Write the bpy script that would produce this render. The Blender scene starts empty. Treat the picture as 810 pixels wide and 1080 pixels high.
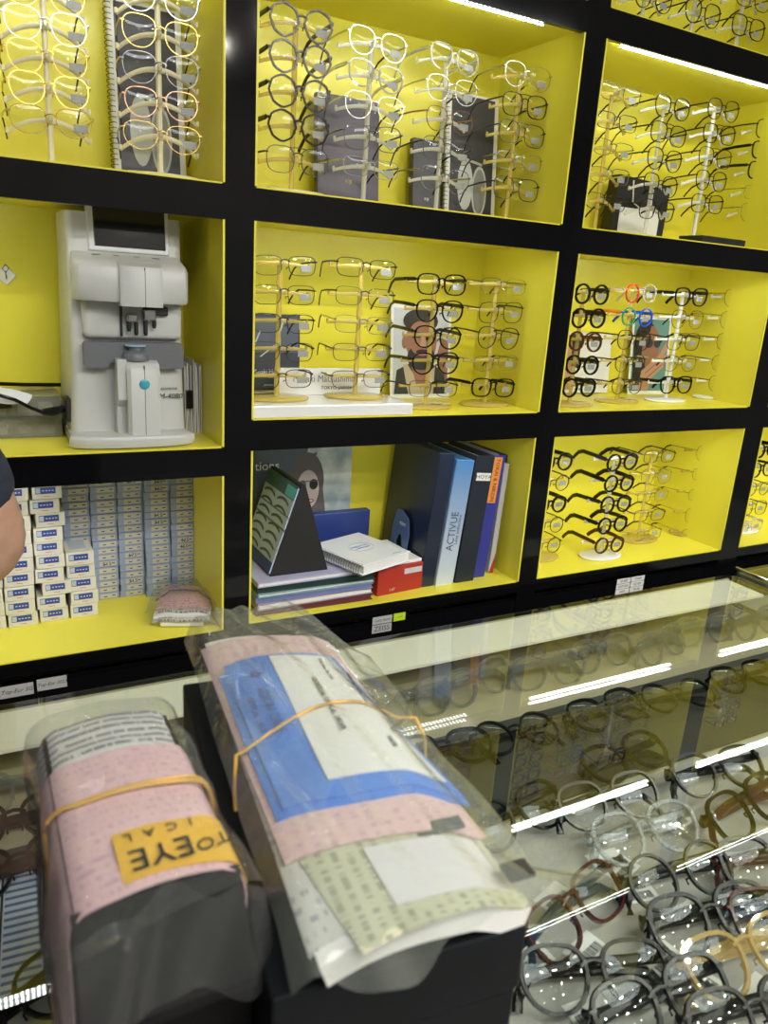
import bpy, bmesh, math, random
import numpy as np
from mathutils import Vector, Matrix
random.seed(7)
C = bpy.context.collection
sc = bpy.context.scene
PI = math.pi
# everything is written in metres with z = 0 at eye height; H lifts it so the shop floor is z = 0
H = 1.64
D = 1.45          # front plane of the wall cabinets
BK = 1.745        # back panels of the wall cabinets
F = 801.9
R = np.array([[0.87995912, -0.47076117, 0.06368573], [-0.08151418, -0.28170294, -0.95603289], [0.46800362, 0.83607857, -0.28626078]])

# ------------------------------------------------------------------ camera
cd = bpy.data.cameras.new('camera'); cam = bpy.data.objects.new('camera', cd); C.objects.link(cam)
cd.sensor_fit = 'VERTICAL'; cd.sensor_height = 34.6; cd.lens = 34.6 * F / 1080.0
cd.clip_start = 0.02; cd.clip_end = 50
m = Matrix.Identity(4)
for i in range(3):
    m[i][0] = R[0][i]; m[i][1] = -R[1][i]; m[i][2] = -R[2][i]
m[2][3] = H
cam.matrix_world = m
cd.dof.use_dof = True; cd.dof.focus_distance = 1.75; cd.dof.aperture_fstop = 7.5
sc.camera = cam

# ------------------------------------------------------------------ light and exposure
w = bpy.data.worlds.new('world'); sc.world = w; w.use_nodes = True
w.node_tree.nodes['Background'].inputs[0].default_value = (0.8, 0.9, 1.0, 1)
w.node_tree.nodes['Background'].inputs[1].default_value = 0.05
def area(name, loc, size, power, col=(1, 1, 1), rot=(0, 0, 0)):
    l = bpy.data.lights.new(name, 'AREA'); l.shape = 'RECTANGLE'; l.size, l.size_y = size
    l.energy = power; l.color = col
    o = bpy.data.objects.new(name, l); C.objects.link(o); o.location = (loc[0], loc[1], loc[2] + H); o.rotation_euler = rot
    return o
area('ceiling_panel_light', (0.2, -0.5, 1.17), (1.2, 0.5), 14, (0.93, 0.97, 1.0))
area('ceiling_panel_light', (2.0, -0.5, 1.17), (1.2, 0.5), 12, (0.93, 0.97, 1.0))
LED_STRENGTH = 36.0
sc.view_settings.view_transform = 'Standard'; sc.view_settings.look = 'None'
sc.view_settings.exposure = 0.0; sc.view_settings.gamma = 1.0
sc.view_settings.use_curve_mapping = False
sc.cycles.transparent_max_bounces = 40
sc.cycles.max_bounces = 9

# ------------------------------------------------------------------ materials
def mat(name, col, rough=0.5, metal=0.0, spec=0.5, coat=0.0, emit=None, es=1.0, trans=0.0, sss=0.0):
    m = bpy.data.materials.new(name); m.use_nodes = True
    b = m.node_tree.nodes['Principled BSDF']
    b.inputs['Base Color'].default_value = (*col, 1); b.inputs['Roughness'].default_value = rough
    b.inputs['Metallic'].default_value = metal; b.inputs['Specular IOR Level'].default_value = spec
    b.inputs['Coat Weight'].default_value = coat; b.inputs['Transmission Weight'].default_value = trans
    if emit: b.inputs['Emission Color'].default_value = (*emit, 1); b.inputs['Emission Strength'].default_value = es
    return m
def noise_vary(m, c1, c2, scale=8, bump=0.0, detail=4, stretch=None, bscale=None):
    nt = m.node_tree; b = nt.nodes['Principled BSDF']
    tc = nt.nodes.new('ShaderNodeTexCoord'); mp = nt.nodes.new('ShaderNodeMapping')
    nt.links.new(tc.outputs['Object'], mp.inputs[0])
    if stretch: mp.inputs['Scale'].default_value = stretch
    n = nt.nodes.new('ShaderNodeTexNoise'); n.inputs['Scale'].default_value = scale; n.inputs['Detail'].default_value = detail
    nt.links.new(mp.outputs[0], n.inputs['Vector'])
    r = nt.nodes.new('ShaderNodeValToRGB'); r.color_ramp.elements[0].position = .35; r.color_ramp.elements[1].position = .65
    r.color_ramp.elements[0].color = (*c1, 1); r.color_ramp.elements[1].color = (*c2, 1)
    nt.links.new(n.outputs[0], r.inputs[0]); nt.links.new(r.outputs[0], b.inputs['Base Color'])
    if bump:
        bn = nt.nodes.new('ShaderNodeBump'); bn.inputs['Strength'].default_value = bump; bn.inputs['Distance'].default_value = 0.004
        src = n
        if bscale:
            src = nt.nodes.new('ShaderNodeTexNoise'); src.inputs['Scale'].default_value = bscale; nt.links.new(mp.outputs[0], src.inputs['Vector'])
        nt.links.new(src.outputs[0], bn.inputs['Height']); nt.links.new(bn.outputs[0], b.inputs['Normal'])
    return m
def sheet_glass(name, tint=(1, 1, 1), ior=1.5, rough=0.0, diffuse=0.0, dcol=(1, 1, 1), gain=1.0, bump=0.0, bscale=30):
    """clear sheet: straight transmission with true Fresnel mirror reflection, optional milky share"""
    m = bpy.data.materials.new(name); m.use_nodes = True; nt = m.node_tree; nt.nodes.clear()
    out = nt.nodes.new('ShaderNodeOutputMaterial'); tr = nt.nodes.new('ShaderNodeBsdfTransparent'); tr.inputs[0].default_value = (*tint, 1)
    gl = nt.nodes.new('ShaderNodeBsdfGlossy'); gl.inputs['Roughness'].default_value = rough
    fr = nt.nodes.new('ShaderNodeFresnel'); geo = nt.nodes.new('ShaderNodeNewGeometry')
    mx = nt.nodes.new('ShaderNodeMix'); mx.data_type = 'FLOAT'
    mx.inputs[2].default_value = ior; mx.inputs[3].default_value = 1 / ior
    nt.links.new(geo.outputs['Backfacing'], mx.inputs[0]); nt.links.new(mx.outputs[0], fr.inputs['IOR'])
    g = nt.nodes.new('ShaderNodeMath'); g.operation = 'MULTIPLY'; g.inputs[1].default_value = gain; g.use_clamp = True
    nt.links.new(fr.outputs[0], g.inputs[0])
    base = tr
    if diffuse:
        df = nt.nodes.new('ShaderNodeBsdfDiffuse'); df.inputs[0].default_value = (*dcol, 1)
        m0 = nt.nodes.new('ShaderNodeMixShader'); m0.inputs[0].default_value = diffuse
        nt.links.new(tr.outputs[0], m0.inputs[1]); nt.links.new(df.outputs[0], m0.inputs[2]); base = m0
    ms = nt.nodes.new('ShaderNodeMixShader'); nt.links.new(g.outputs[0], ms.inputs[0])
    nt.links.new(base.outputs[0], ms.inputs[1]); nt.links.new(gl.outputs[0], ms.inputs[2]); nt.links.new(ms.outputs[0], out.inputs[0])
    if bump:
        tc = nt.nodes.new('ShaderNodeTexCoord'); n = nt.nodes.new('ShaderNodeTexNoise'); n.inputs['Scale'].default_value = bscale
        n.inputs['Detail'].default_value = 3; n.inputs['Distortion'].default_value = 1.0
        nt.links.new(tc.outputs['Object'], n.inputs['Vector'])
        bn = nt.nodes.new('ShaderNodeBump'); bn.inputs['Strength'].default_value = bump; bn.inputs['Distance'].default_value = 0.01
        nt.links.new(n.outputs[0], bn.inputs['Height'])
        nt.links.new(bn.outputs[0], gl.inputs['Normal']); nt.links.new(bn.outputs[0], fr.inputs['Normal'])
    return m
def print_mat(name, paper, ink, rows=60, words=40, axis='Y', amount=.5, rough=.6):
    """paper with unreadable printed lines"""
    m = mat(name, paper, rough); nt = m.node_tree; b = nt.nodes['Principled BSDF']
    tc = nt.nodes.new('ShaderNodeTexCoord'); sp = nt.nodes.new('ShaderNodeSeparateXYZ'); nt.links.new(tc.outputs['Object'], sp.inputs[0])
    def mth(op, a, bb=None):
        n = nt.nodes.new('ShaderNodeMath'); n.operation = op
        for i, v in enumerate((a, bb)):
            if v is None: continue
            if isinstance(v, (int, float)): n.inputs[i].default_value = v
            else: nt.links.new(v, n.inputs[i])
        return n.outputs[0]
    ai = {'X': 0, 'Y': 1, 'Z': 2}[axis]; bi = 1 if ai == 0 else 0
    row = mth('MULTIPLY', sp.outputs[ai], rows); fl = mth('FLOOR', row); frac = mth('SUBTRACT', row, fl)
    line = mth('LESS_THAN', frac, 0.45)
    cb = nt.nodes.new('ShaderNodeCombineXYZ'); nt.links.new(mth('MULTIPLY', sp.outputs[bi], words), cb.inputs[0]); nt.links.new(mth('MULTIPLY', fl, 7.31), cb.inputs[1])
    n = nt.nodes.new('ShaderNodeTexNoise'); n.inputs['Scale'].default_value = 3.0; n.inputs['Detail'].default_value = 3; nt.links.new(cb.outputs[0], n.inputs['Vector'])
    word = mth('GREATER_THAN', n.outputs[0], 1 - amount)
    f = mth('MULTIPLY', mth('MULTIPLY', line, word), 0.8)
    mx = nt.nodes.new('ShaderNodeMix'); mx.data_type = 'RGBA'; nt.links.new(f, mx.inputs[0])
    mx.inputs[6].default_value = (*paper, 1); mx.inputs[7].default_value = (*ink, 1); nt.links.new(mx.outputs[2], b.inputs['Base Color'])
    return m

YEL = mat('yellow_laminate', (0.80, 0.75, 0.045), 0.32, spec=.4)
noise_vary(YEL, (0.80, 0.725, 0.055), (0.84, 0.765, 0.070), 3)
BLK = mat('black_gloss_laminate', (0.004, 0.004, 0.005), 0.07, spec=.3)
BLKM = mat('black_matte', (0.012, 0.012, 0.013), 0.55)
GROOVE = mat('groove_black', (0.002, 0.002, 0.002), 0.8)
IVORY = mat('ivory_plastic', (0.80, 0.74, 0.50), 0.28, sss=.2)
WHITEP = mat('white_plastic', (0.85, 0.86, 0.82), 0.25)
AMBER = sheet_glass('amber_acrylic', (1.0, 0.93, 0.62), 1.49, 0.03, .50, (0.80, 0.66, 0.20))
CLEARP = sheet_glass('clear_acrylic', (1, 1, .97), 1.49, 0.03, .45, (0.93, 0.92, 0.82), gain=2.0)
LENS = sheet_glass('demo_lens', (0.97, 0.98, 0.97), 1.55)
MBLACK = mat('black_acetate', (0.005, 0.005, 0.006), 0.2, spec=.3)
MBROWN = mat('tortoise_brown_acetate', (0.07, 0.018, 0.010), 0.15)
MMAROON = mat('maroon_acetate', (0.06, 0.012, 0.016), 0.15)
MNAVY = mat('navy_acetate', (0.012, 0.03, 0.07), 0.15)
MGREY = mat('smoke_grey_acetate', (0.012, 0.013, 0.015), 0.2, spec=.3)
MGOLD = mat('gold_wire', (0.55, 0.38, 0.12), 0.25, 1.0)
MROSE = mat('rose_gold_wire', (0.42, 0.24, 0.16), 0.25, 1.0)
MSILV = mat('silver_wire', (0.50, 0.51, 0.52), 0.22, 1.0)
MGUN = mat('gunmetal_wire', (0.06, 0.06, 0.065), 0.35, .8)
MDARK = mat('matte_black_wire', (0.007, 0.007, 0.008), 0.35, spec=.3)
MOLIVE = mat('olive_acetate', (0.035, 0.03, 0.010), 0.15)
MSMOKE = sheet_glass('clear_grey_acetate', (.80, .81, .80), 1.5, 0.03, .22, (0.35, 0.36, 0.35))
MRED = mat('red_acetate', (0.55, 0.02, 0.02), .2); MBLUE = mat('blue_acetate', (0.01, 0.08, 0.65), .2)
MGREEN = mat('green_acetate', (0.02, 0.30, 0.15), .2); MORANGE = mat('orange_acetate', (0.8, 0.25, 0.02), .2)
MCLEAR = sheet_glass('crystal_acetate', (.92, .92, .9), 1.5, 0.02, .35, (0.75, 0.75, 0.70), gain=2.0)
MCHAMP = sheet_glass('champagne_acetate', (.95, .86, .62), 1.5, 0.02, .45, (0.72, 0.55, 0.25), gain=2.0)
TIP = MDARK
def tag_mat():
    m = mat('price_tag_paper', (0.5, 0.5, 0.5), .5); nt = m.node_tree
    tc = nt.nodes.new('ShaderNodeTexCoord'); wv = nt.nodes.new('ShaderNodeTexWave'); wv.bands_direction = 'X'
    wv.inputs['Scale'].default_value = 180; wv.inputs['Distortion'].default_value = 3
    nt.links.new(tc.outputs['Object'], wv.inputs[0]); r = nt.nodes.new('ShaderNodeValToRGB')
    r.color_ramp.elements[0].color = (.16, .16, .17, 1); r.color_ramp.elements[1].color = (.50, .51, .50, 1)
    r.color_ramp.elements[0].position = .15; r.color_ramp.elements[1].position = .4
    nt.links.new(wv.outputs[0], r.inputs[0]); nt.links.new(r.outputs[0], nt.nodes['Principled BSDF'].inputs['Base Color']); return m
TAGM = tag_mat()
INK = mat('black_ink', (0.01, 0.01, 0.012), .6); WINK = mat('white_ink', (0.8, 0.8, 0.8), .6)
PAPER = mat('white_paper', (0.80, 0.80, 0.79), .6)
def led_mat(LED_STRENGTH=LED_STRENGTH):
    """strip of separate diodes: two rows of bright dots on a glowing white tape"""
    m = bpy.data.materials.new('led_strip_glow'); m.use_nodes = True; nt = m.node_tree; nt.nodes.clear()
    out = nt.nodes.new('ShaderNodeOutputMaterial'); e = nt.nodes.new('ShaderNodeEmission'); e.inputs[0].default_value = (0.93, 0.98, 1.0, 1)
    tc = nt.nodes.new('ShaderNodeTexCoord'); sp = nt.nodes.new('ShaderNodeSeparateXYZ'); nt.links.new(tc.outputs['Object'], sp.inputs[0])
    a = nt.nodes.new('ShaderNodeMath'); a.operation = 'MULTIPLY'; a.inputs[1].default_value = 2 * PI / .011; nt.links.new(sp.outputs[0], a.inputs[0])
    s = nt.nodes.new('ShaderNodeMath'); s.operation = 'SINE'; nt.links.new(a.outputs[0], s.inputs[0])
    g = nt.nodes.new('ShaderNodeMapRange'); g.inputs[1].default_value = -.3; g.inputs[2].default_value = .5; g.inputs[3].default_value = LED_STRENGTH * .25; g.inputs[4].default_value = LED_STRENGTH * 1.6
    nt.links.new(s.outputs[0], g.inputs[0]); nt.links.new(g.outputs[0], e.inputs[1]); nt.links.new(e.outputs[0], out.inputs[0]); return m
LEDM = led_mat(); LEDM2 = led_mat(12.0)
SPOT = mat('downlight_glow', (1, 1, 1), emit=(1.0, .95, .85), es=640)

# ------------------------------------------------------------------ mesh helpers
class MB:
    def __init__(s): s.v = []; s.f = []; s.mi = []; s.m = 0
    def add(s, vs, fs):
        o = len(s.v); s.v += [tuple(v) for v in vs]; s.f += [tuple(i + o for i in f) for f in fs]; s.mi += [s.m] * len(fs); return s
    def box(s, x0, x1, y0, y1, z0, z1, M=None):
        vs = [Vector((x, y, z)) for z in (z0, z1) for y in (y0, y1) for x in (x0, x1)]
        if M: vs = [M @ v for v in vs]
        return s.add(vs, [(0, 2, 3, 1), (4, 5, 7, 6), (0, 1, 5, 4), (2, 6, 7, 3), (0, 4, 6, 2), (1, 3, 7, 5)])
    def rbox(s, x0, x1, y0, y1, z0, z1, r=.003, seg=2, M=None):
        bm = bmesh.new(); bmesh.ops.create_cube(bm, size=1)
        for v in bm.verts: v.co = Vector(((x0 + x1) / 2 + v.co.x * (x1 - x0), (y0 + y1) / 2 + v.co.y * (y1 - y0), (z0 + z1) / 2 + v.co.z * (z1 - z0)))
        bmesh.ops.bevel(bm, geom=bm.edges[:], offset=r, segments=seg, profile=.5, affect='EDGES')
        vs = [M @ v.co if M else v.co.copy() for v in bm.verts]; bm.verts.index_update()
        s.add(vs, [[v.index for v in f.verts] for f in bm.faces]); bm.free(); return s
    def tube(s, pts, r, n=6, closed=False, flat=None, ref=Vector((0, 0, 1)), cap=True):
        """pts: path; r: radius or list; flat=(a,b) scales of the two section axes"""
        pts = [Vector(p) for p in pts]; N = len(pts); vs = []
        for i, p in enumerate(pts):
            a = pts[(i - 1) % N] if (closed or i > 0) else p; b = pts[(i + 1) % N] if (closed or i < N - 1) else p
            t = (b - a).normalized(); rf = ref if abs(t.dot(ref)) < .97 else Vector((1, 0, 0))
            e1 = t.cross(rf).normalized(); e2 = e1.cross(t).normalized(); rr = r[i] if hasattr(r, '__len__') else r
            fa, fb = flat or (1, 1)
            for k in range(n):
                an = 2 * PI * (k + .5) / n; vs.append(p + e1 * math.cos(an) * rr * fa + e2 * math.sin(an) * rr * fb)
        fs = []
        for i in range(N if closed else N - 1):
            j = (i + 1) % N
            for k in range(n):
                l = (k + 1) % n; fs.append((i * n + k, i * n + l, j * n + l, j * n + k))
        if not closed and cap: fs.append(tuple(range(n - 1, -1, -1))); fs.append(tuple((N - 1) * n + k for k in range(n)))
        return s.add(vs, fs)
    def lathe(s, prof, c=(0, 0, 0), n=20, sx=1, sy=1, axis='z'):
        vs = []; c = Vector(c)
        for r, z in prof:
            for k in range(n):
                a = 2 * PI * k / n; x, y = r * math.cos(a) * sx, r * math.sin(a) * sy
                vs.append(c + (Vector((x, y, z)) if axis == 'z' else Vector((x, -z, y))))
        fs = [(i * n + k, i * n + (k + 1) % n, (i + 1) * n + (k + 1) % n, (i + 1) * n + k) for i in range(len(prof) - 1) for k in range(n)]
        fs.append(tuple(range(n - 1, -1, -1))); fs.append(tuple((len(prof) - 1) * n + k for k in range(n)))
        return s.add(vs, fs)
    def prism(s, poly, a0, a1, axis='y', M=None):
        """poly in the two other axes, extruded along axis"""
        n = len(poly); vs = []
        for a in (a0, a1):
            for p, q in poly:
                v = {'y': (p, a, q), 'x': (a, p, q), 'z': (p, q, a)}[axis]; vs.append(M @ Vector(v) if M else Vector(v))
        fs = [tuple(range(n)), tuple(range(2 * n - 1, n - 1, -1))] + [(i, i + n, (i + 1) % n + n, (i + 1) % n) for i in range(n)]
        return s.add(vs, fs)
    def grid(s, fn, nu, nv, th=0.0):
        """fn(u,v)->point, u,v in 0..1; th gives thickness downward"""
        top = [Vector(fn(i / nu, j / nv)) for j in range(nv + 1) for i in range(nu + 1)]
        W = nu + 1; fs = [(j * W + i, j * W + i + 1, (j + 1) * W + i + 1, (j + 1) * W + i) for j in range(nv) for i in range(nu)]
        if not th: return s.add(top, fs)
        nrm = [Vector((0, 0, 0)) for _ in top]
        for f in fs:
            n = (top[f[1]] - top[f[0]]).cross(top[f[3]] - top[f[0]])
            for i in f: nrm[i] += n
        bot = [p - n.normalized() * th if n.length > 0 else p for p, n in zip(top, nrm)]; o = len(top)
        fs2 = [tuple(i + o for i in reversed(f)) for f in fs]
        per = [i for i in range(nu + 1)] + [j * W + nu for j in range(1, nv + 1)] + [nv * W + i for i in range(nu - 1, -1, -1)] + [j * W for j in range(nv - 1, 0, -1)]
        side = [(per[(k + 1) % len(per)], per[k], per[k] + o, per[(k + 1) % len(per)] + o) for k in range(len(per))]
        return s.add(top + bot, fs + fs2 + side)
    def mesh(s, name, mats, smooth=False, fix=True):
        me = bpy.data.meshes.new(name); me.from_pydata(s.v, [], s.f)
        for mm in (mats if isinstance(mats, (list, tuple)) else [mats]): me.materials.append(mm)
        for p, i in zip(me.polygons, s.mi): p.material_index = i; p.use_smooth = smooth
        me.validate()
        if fix:
            bm = bmesh.new(); bm.from_mesh(me); bmesh.ops.recalc_face_normals(bm, faces=bm.faces); bm.to_mesh(me); bm.free()
        if smooth:
            try: me.set_sharp_from_angle(angle=math.radians(40))
            except Exception: pass
        me.update(); return me
    def build(s, name, mats, parent=None, loc=None, smooth=False, label=None, fix=True):
        o = bpy.data.objects.new(name, s.mesh(name, mats, smooth, fix)); C.objects.link(o)
        if parent: o.parent = parent
        if loc: o.location = loc
        if label: o['label'] = label
        return o
def thing(name, loc, label, cat, group=None, rot=(0, 0, 0)):
    o = bpy.data.objects.new(name, None); C.objects.link(o); o.location = loc; o.rotation_euler = rot; o.empty_display_size = .03
    o['label'] = label; o['category'] = cat
    if group: o['group'] = group
    return o
def tag(o, label, cat, group=None, kind=None):
    o['label'] = label; o['category'] = cat
    if group: o['group'] = group
    if kind: o['kind'] = kind
    return o
KIDS = {}
def inst(o, me_children, *a): pass
def copy_tree(o, loc, rot, label, group, name=None, swap=None):
    r = o.copy(); C.objects.link(r); r.location = loc; r.rotation_euler = rot; r['label'] = label
    if group: r['group'] = group
    for ch in list(o.children):
        c = ch.copy(); C.objects.link(c); c.parent = r
        for g in list(ch.children):
            d = g.copy(); C.objects.link(d); d.parent = c
    return r
def text(body, size, mt, parent, loc, rot=(PI / 2, 0, 0), name='lettering', align='CENTER', sx=1.0, ext=.0002, shear=0):
    cu = bpy.data.curves.new('t', 'FONT'); cu.body = body; cu.size = size; cu.extrude = ext; cu.align_x = align; cu.align_y = 'CENTER'; cu.shear = shear
    cu.resolution_u = 2
    t = bpy.data.objects.new('t', cu); C.objects.link(t); bpy.context.view_layer.update()
    me = bpy.data.meshes.new_from_object(t.evaluated_get(bpy.context.evaluated_depsgraph_get()))
    bpy.data.objects.remove(t); bpy.data.curves.remove(cu)
    for v in me.vertices: v.co.x *= sx
    me.materials.clear(); me.materials.append(mt); me.name = name
    o = bpy.data.objects.new(name, me); C.objects.link(o); o.parent = parent; o.location = loc; o.rotation_euler = rot
    return o
def ray(x, y):
    d = np.array([(x - 405) / F, (y - 540) / F, 1.0]); return R.T @ d
def at(x, y, Y): d = ray(x, y); return Vector(d * (Y / d[1]))
def struct(o): o['kind'] = 'structure'; return o
ORD = ['topmost', 'second', 'third', 'fourth', 'lowest']
NTH = ['lowest', 'second', 'third', 'fourth', 'fifth', 'sixth', 'seventh', 'eighth', 'ninth', 'tenth', 'eleventh', 'twelfth', 'thirteenth', 'fourteenth', 'fifteenth', 'sixteenth', 'seventeenth', 'eighteenth', 'nineteenth', 'twentieth', 'twenty-first', 'twenty-second']

# ------------------------------------------------------------------ room
X0, X1, Y0, Y1, ZF, ZC = -2.6, 4.6, -2.4, 1.80, -1.64, 1.20
FL = noise_vary(mat('floor_tile', (0.45, 0.43, 0.40), .25), (0.42, 0.40, 0.37), (0.5, 0.48, 0.45), 3)
WL = noise_vary(mat('wall_paint', (0.16, 0.16, 0.16), .8), (0.14, 0.14, 0.14), (0.18, 0.18, 0.18), 4)
CE = mat('ceiling_paint', (0.35, 0.35, 0.35), .9)
struct(MB().box(X0, X1, Y0, Y1, ZF - .05, ZF).build('floor', FL))
struct(MB().box(X0, X1, Y0, Y1, ZC, ZC + .05).build('ceiling', CE))
struct(MB().box(X0, X1, Y1, Y1 + .08, ZF - .05, ZC + .05).build('wall_back', WL))
struct(MB().box(X0, X1, Y0 - .08, Y0, ZF - .05, ZC + .05).build('wall_front', WL))
struct(MB().box(X0 - .08, X0, Y0, Y1, ZF - .05, ZC + .05).build('wall_left', WL))
struct(MB().box(X1, X1 + .08, Y0, Y1, ZF - .05, ZC + .05).build('wall_right', WL))

# ------------------------------------------------------------------ wall cabinets
R_STD = [(-.722, -.340), (-.275, .098), (.158, .544), (.606, .98)]
R_LEFT = [(-.727, -.389), (-.329, .095), (.158, .544), (.606, .98)]
def cabinet(xa, xb, ia, ib, rows, label, wh, doors):
    """xa..xb outer, ia..ib inner opening"""
    t = thing('display_cabinet', (xa, D, ZF), label, 'cabinet', 'display cabinets along the wall')
    o = Vector((xa, D, ZF)); rel = lambda b: b
    def L(x0, x1, y0, y1, z0, z1, mb): mb.box(x0 - o.x, x1 - o.x, y0 - o.y, y1 - o.y, z0 - o.z, z1 - o.z)
    top = 1.16
    for (s0, s1) in ((xa, ia), (ib, xb)):
        mb = MB(); L(s0, s1, D, BK + .02, ZF, top, mb); mb.build('side_panel', BLK, t)
    mb = MB(); L(ia, ib, BK, BK + .02, ZF + .08, top, mb); mb.build('back_panel', YEL, t)
    lip = .004
    prev = ZF + .08
    for k, (z0, z1) in enumerate(rows):
        # lining of the cubby: side liners, floor liner, top liner
        mb = MB()
        L(ia, ia + lip, D - .0015, BK, z0, z1, mb); L(ib - lip, ib, D - .0015, BK, z0, z1, mb)
        L(ia, ia + lip, D + .0125, BK, z1, z1 + .010, mb); L(ib - lip, ib, D + .0125, BK, z1, z1 + .010, mb)
        L(ia + lip, ib - lip, D + .002, BK, z0 - .003, z0, mb); L(ia + lip, ib - lip, D + .013, BK, z1 + .007, z1 + .010, mb)
        mb.build('cubby_lining', YEL, t)
        if k > 0:
            mb = MB(); L(ia, ib, D, BK, rows[k - 1][1] + .010, z0 - .003, mb); L(ia, ib, D, D + .012, rows[k - 1][1], rows[k - 1][1] + .010, mb); mb.build('shelf', BLK, t)
        else:
            mb = MB(); L(ia, ib, D, BK, z0 - .032, z0 - .003, mb); mb.build('shelf', BLK, t)
        # led strip behind the lip of the shelf above
        hw = .285; c = (ia + ib) / 2 - .02
        if wh == 0 and k < 2: hw = .185; c = -.095
        if k < 2:
            sx = MB().box(-hw - .004, hw + .004, -.003, -.0005, .0028, .0068).build('led_channel', WHITEP, t, loc=(c - xa, .017, z1 - ZF))
            MB().box(-hw, hw, 0, .013, .0028, .0066).build('led_strip', LEDM2 if (k == 0 and wh == 1 and xa < 1) else LEDM, sx)
        else:
            sx = MB().box(-hw - .004, hw + .004, 0, .002, -.001 if k == 2 else -.010, .0068).build('led_channel', WHITEP, t, loc=(c - xa, .0135, z1 - ZF))
            MB().box(-hw, hw, .002, .0044, -.0030, .0066).build('led_strip', LEDM, sx)
    mb = MB(); L(ia, ib, D, BK, rows[-1][1] + .003, top, mb); mb.build('header_panel', BLK, t)
    z0 = rows[0][0]
    mb = MB(); L(ia, ib, D + .03, BK, z0 - .052, z0 - .032, mb); mb.build('handle_groove', GROOVE, t)
    n = doors; wd = (ib - ia) / n; hts = [z0 - .052, z0 - .32, z0 - .60, ZF + .085]
    for i in range(n):
        for a in range(3):
            mb = MB(); L(ia + wd * i + .0012, ia + wd * (i + 1) - .0012, D + .001, D + .019, hts[a + 1] + .012, hts[a] - .002, mb)
            mb.build('drawer_front', BLK, t)
    mb = MB(); L(ia, ib, D + .03, BK, ZF, ZF + .08, mb); mb.build('plinth', BLKM, t)
    return t
cabL = cabinet(-.351, .466, -.295, .438, R_LEFT, 'black and yellow display cabinet holding the white lens meter', 0, 2)
cabM = cabinet(.466, 1.258, .494, 1.228, R_STD, 'black and yellow display cabinet holding the ring binders', 1, 1)
cabR = cabinet(1.258, 2.058, 1.288, 2.015, R_STD, 'black and yellow display cabinet right of the ring binders', 1, 1)
cabF = cabinet(2.058, 2.87, 2.100, 2.830, R_STD, 'black and yellow display cabinet at the far right edge', 1, 1)
# drawer stickers
def sticker(cab, x0, x1, z0, z1, m, body=None, size=.01, ink=INK, shear=0, sx=1.0, lab=None):
    o = cab.location
    s = MB().rbox(x0, x1, -.0008, .0006, z0, z1, .0003, 1).build('sticker', m, cab, loc=(-o.x, D - o.y, -o.z), label=lab)
    if body: text(body, size, ink, s, ((x0 + x1) / 2, -.001, (z0 + z1) / 2), sx=sx, shear=shear, ext=.0001)
GREYP = mat('grey_label_paper', (.48, .48, .48), .5)
LIME = mat('lime_sticker', (.55, .75, .03), .5)
sticker(cabL, .005, .064, -.800, -.775, GREYP, 'Top-Eur SG', .0115, shear=.3, lab='grey sticker with handwriting')
sticker(cabL, .070, .124, -.797, -.772, GREYP, 'Top-Eur 2023', .0095, shear=.3, lab='grey sticker with handwriting')
sticker(cabM, .800, .853, -.777, -.758, GREYP, 'Lens form', .010, shear=.3)
sticker(cabM, .800, .853, -.800, -.779, GREYP, 'ZEISS', .019, sx=.98)
sticker(cabM, .857, .890, -.777, -.757, LIME, '~~~', .01, lab='lime green sticker')
for k in range(2):
    for j in range(3):
        xa = 1.590 + k * .056
        sticker(cabR, xa, xa + .053, -.780 - j * .0165, -.765 - j * .0165, PAPER, ['SILVER', 'CLIP-ON', 'KIDS', 'TITAN', 'ULTEM', 'TR-90'][k * 3 + j], .010)

# ------------------------------------------------------------------ eyeglasses
def outline(shape, w, h, N=26):
    pts = []
    for i in range(N):
        a = 2 * PI * i / N; c, s_ = math.cos(a), math.sin(a)
        def se(n): return (math.copysign(abs(c) ** (2 / n), c), math.copysign(abs(s_) ** (2 / n), s_))
        if shape == 'round': x, z = c, s_
        elif shape == 'square': x, z = se(3.0); x *= 1 + .06 * z
        elif shape == 'rect': x, z = se(3.6); x *= 1 + .07 * z
        elif shape == 'panto': x, z = se(2.7 if s_ > 0 else 2.15); x *= 1 + .09 * z
        elif shape == 'crown':
            r = 1 / max(abs(math.cos(a - k * PI / 4 - PI / 8)) for k in range(8)) ** .8; x, z = c * r * .98, s_ * r * .98; x *= 1 + .08 * z
        elif shape == 'aviator': x, z = se(2.4); x *= 1 + .10 * z; z -= .12 * (c if z < 0 else 0) * .6
        elif shape == 'cat': x, z = se(2.5); x *= 1 + .12 * z; z += .18 * max(c, 0) ** 2 * (1 if s_ > 0 else 0)
        pts.append((x * w / 2, z * h / 2))
    return pts
def rim_mesh(mb, pts, cx, sgn, t, d):
    N = len(pts); P = [(cx + sgn * x, z) for x, z in pts]; vs = []
    for i in range(N):
        a, b = P[i - 1], P[(i + 1) % N]; tx, tz = b[0] - a[0], b[1] - a[1]; l = math.hypot(tx, tz) or 1
        nx, nz = tz / l * sgn, -tx / l * sgn; x, z = P[i]
        vs += [(x, -d / 2, z), (x + nx * t, -d / 2, z + nz * t), (x + nx * t, d / 2, z + nz * t), (x, d / 2, z)]
    fs = [(i * 4 + k, i * 4 + (k + 1) % 4, ((i + 1) % N) * 4 + (k + 1) % 4, ((i + 1) % N) * 4 + k) for i in range(N) for k in range(4)]
    mb.add(vs, fs)
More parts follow.
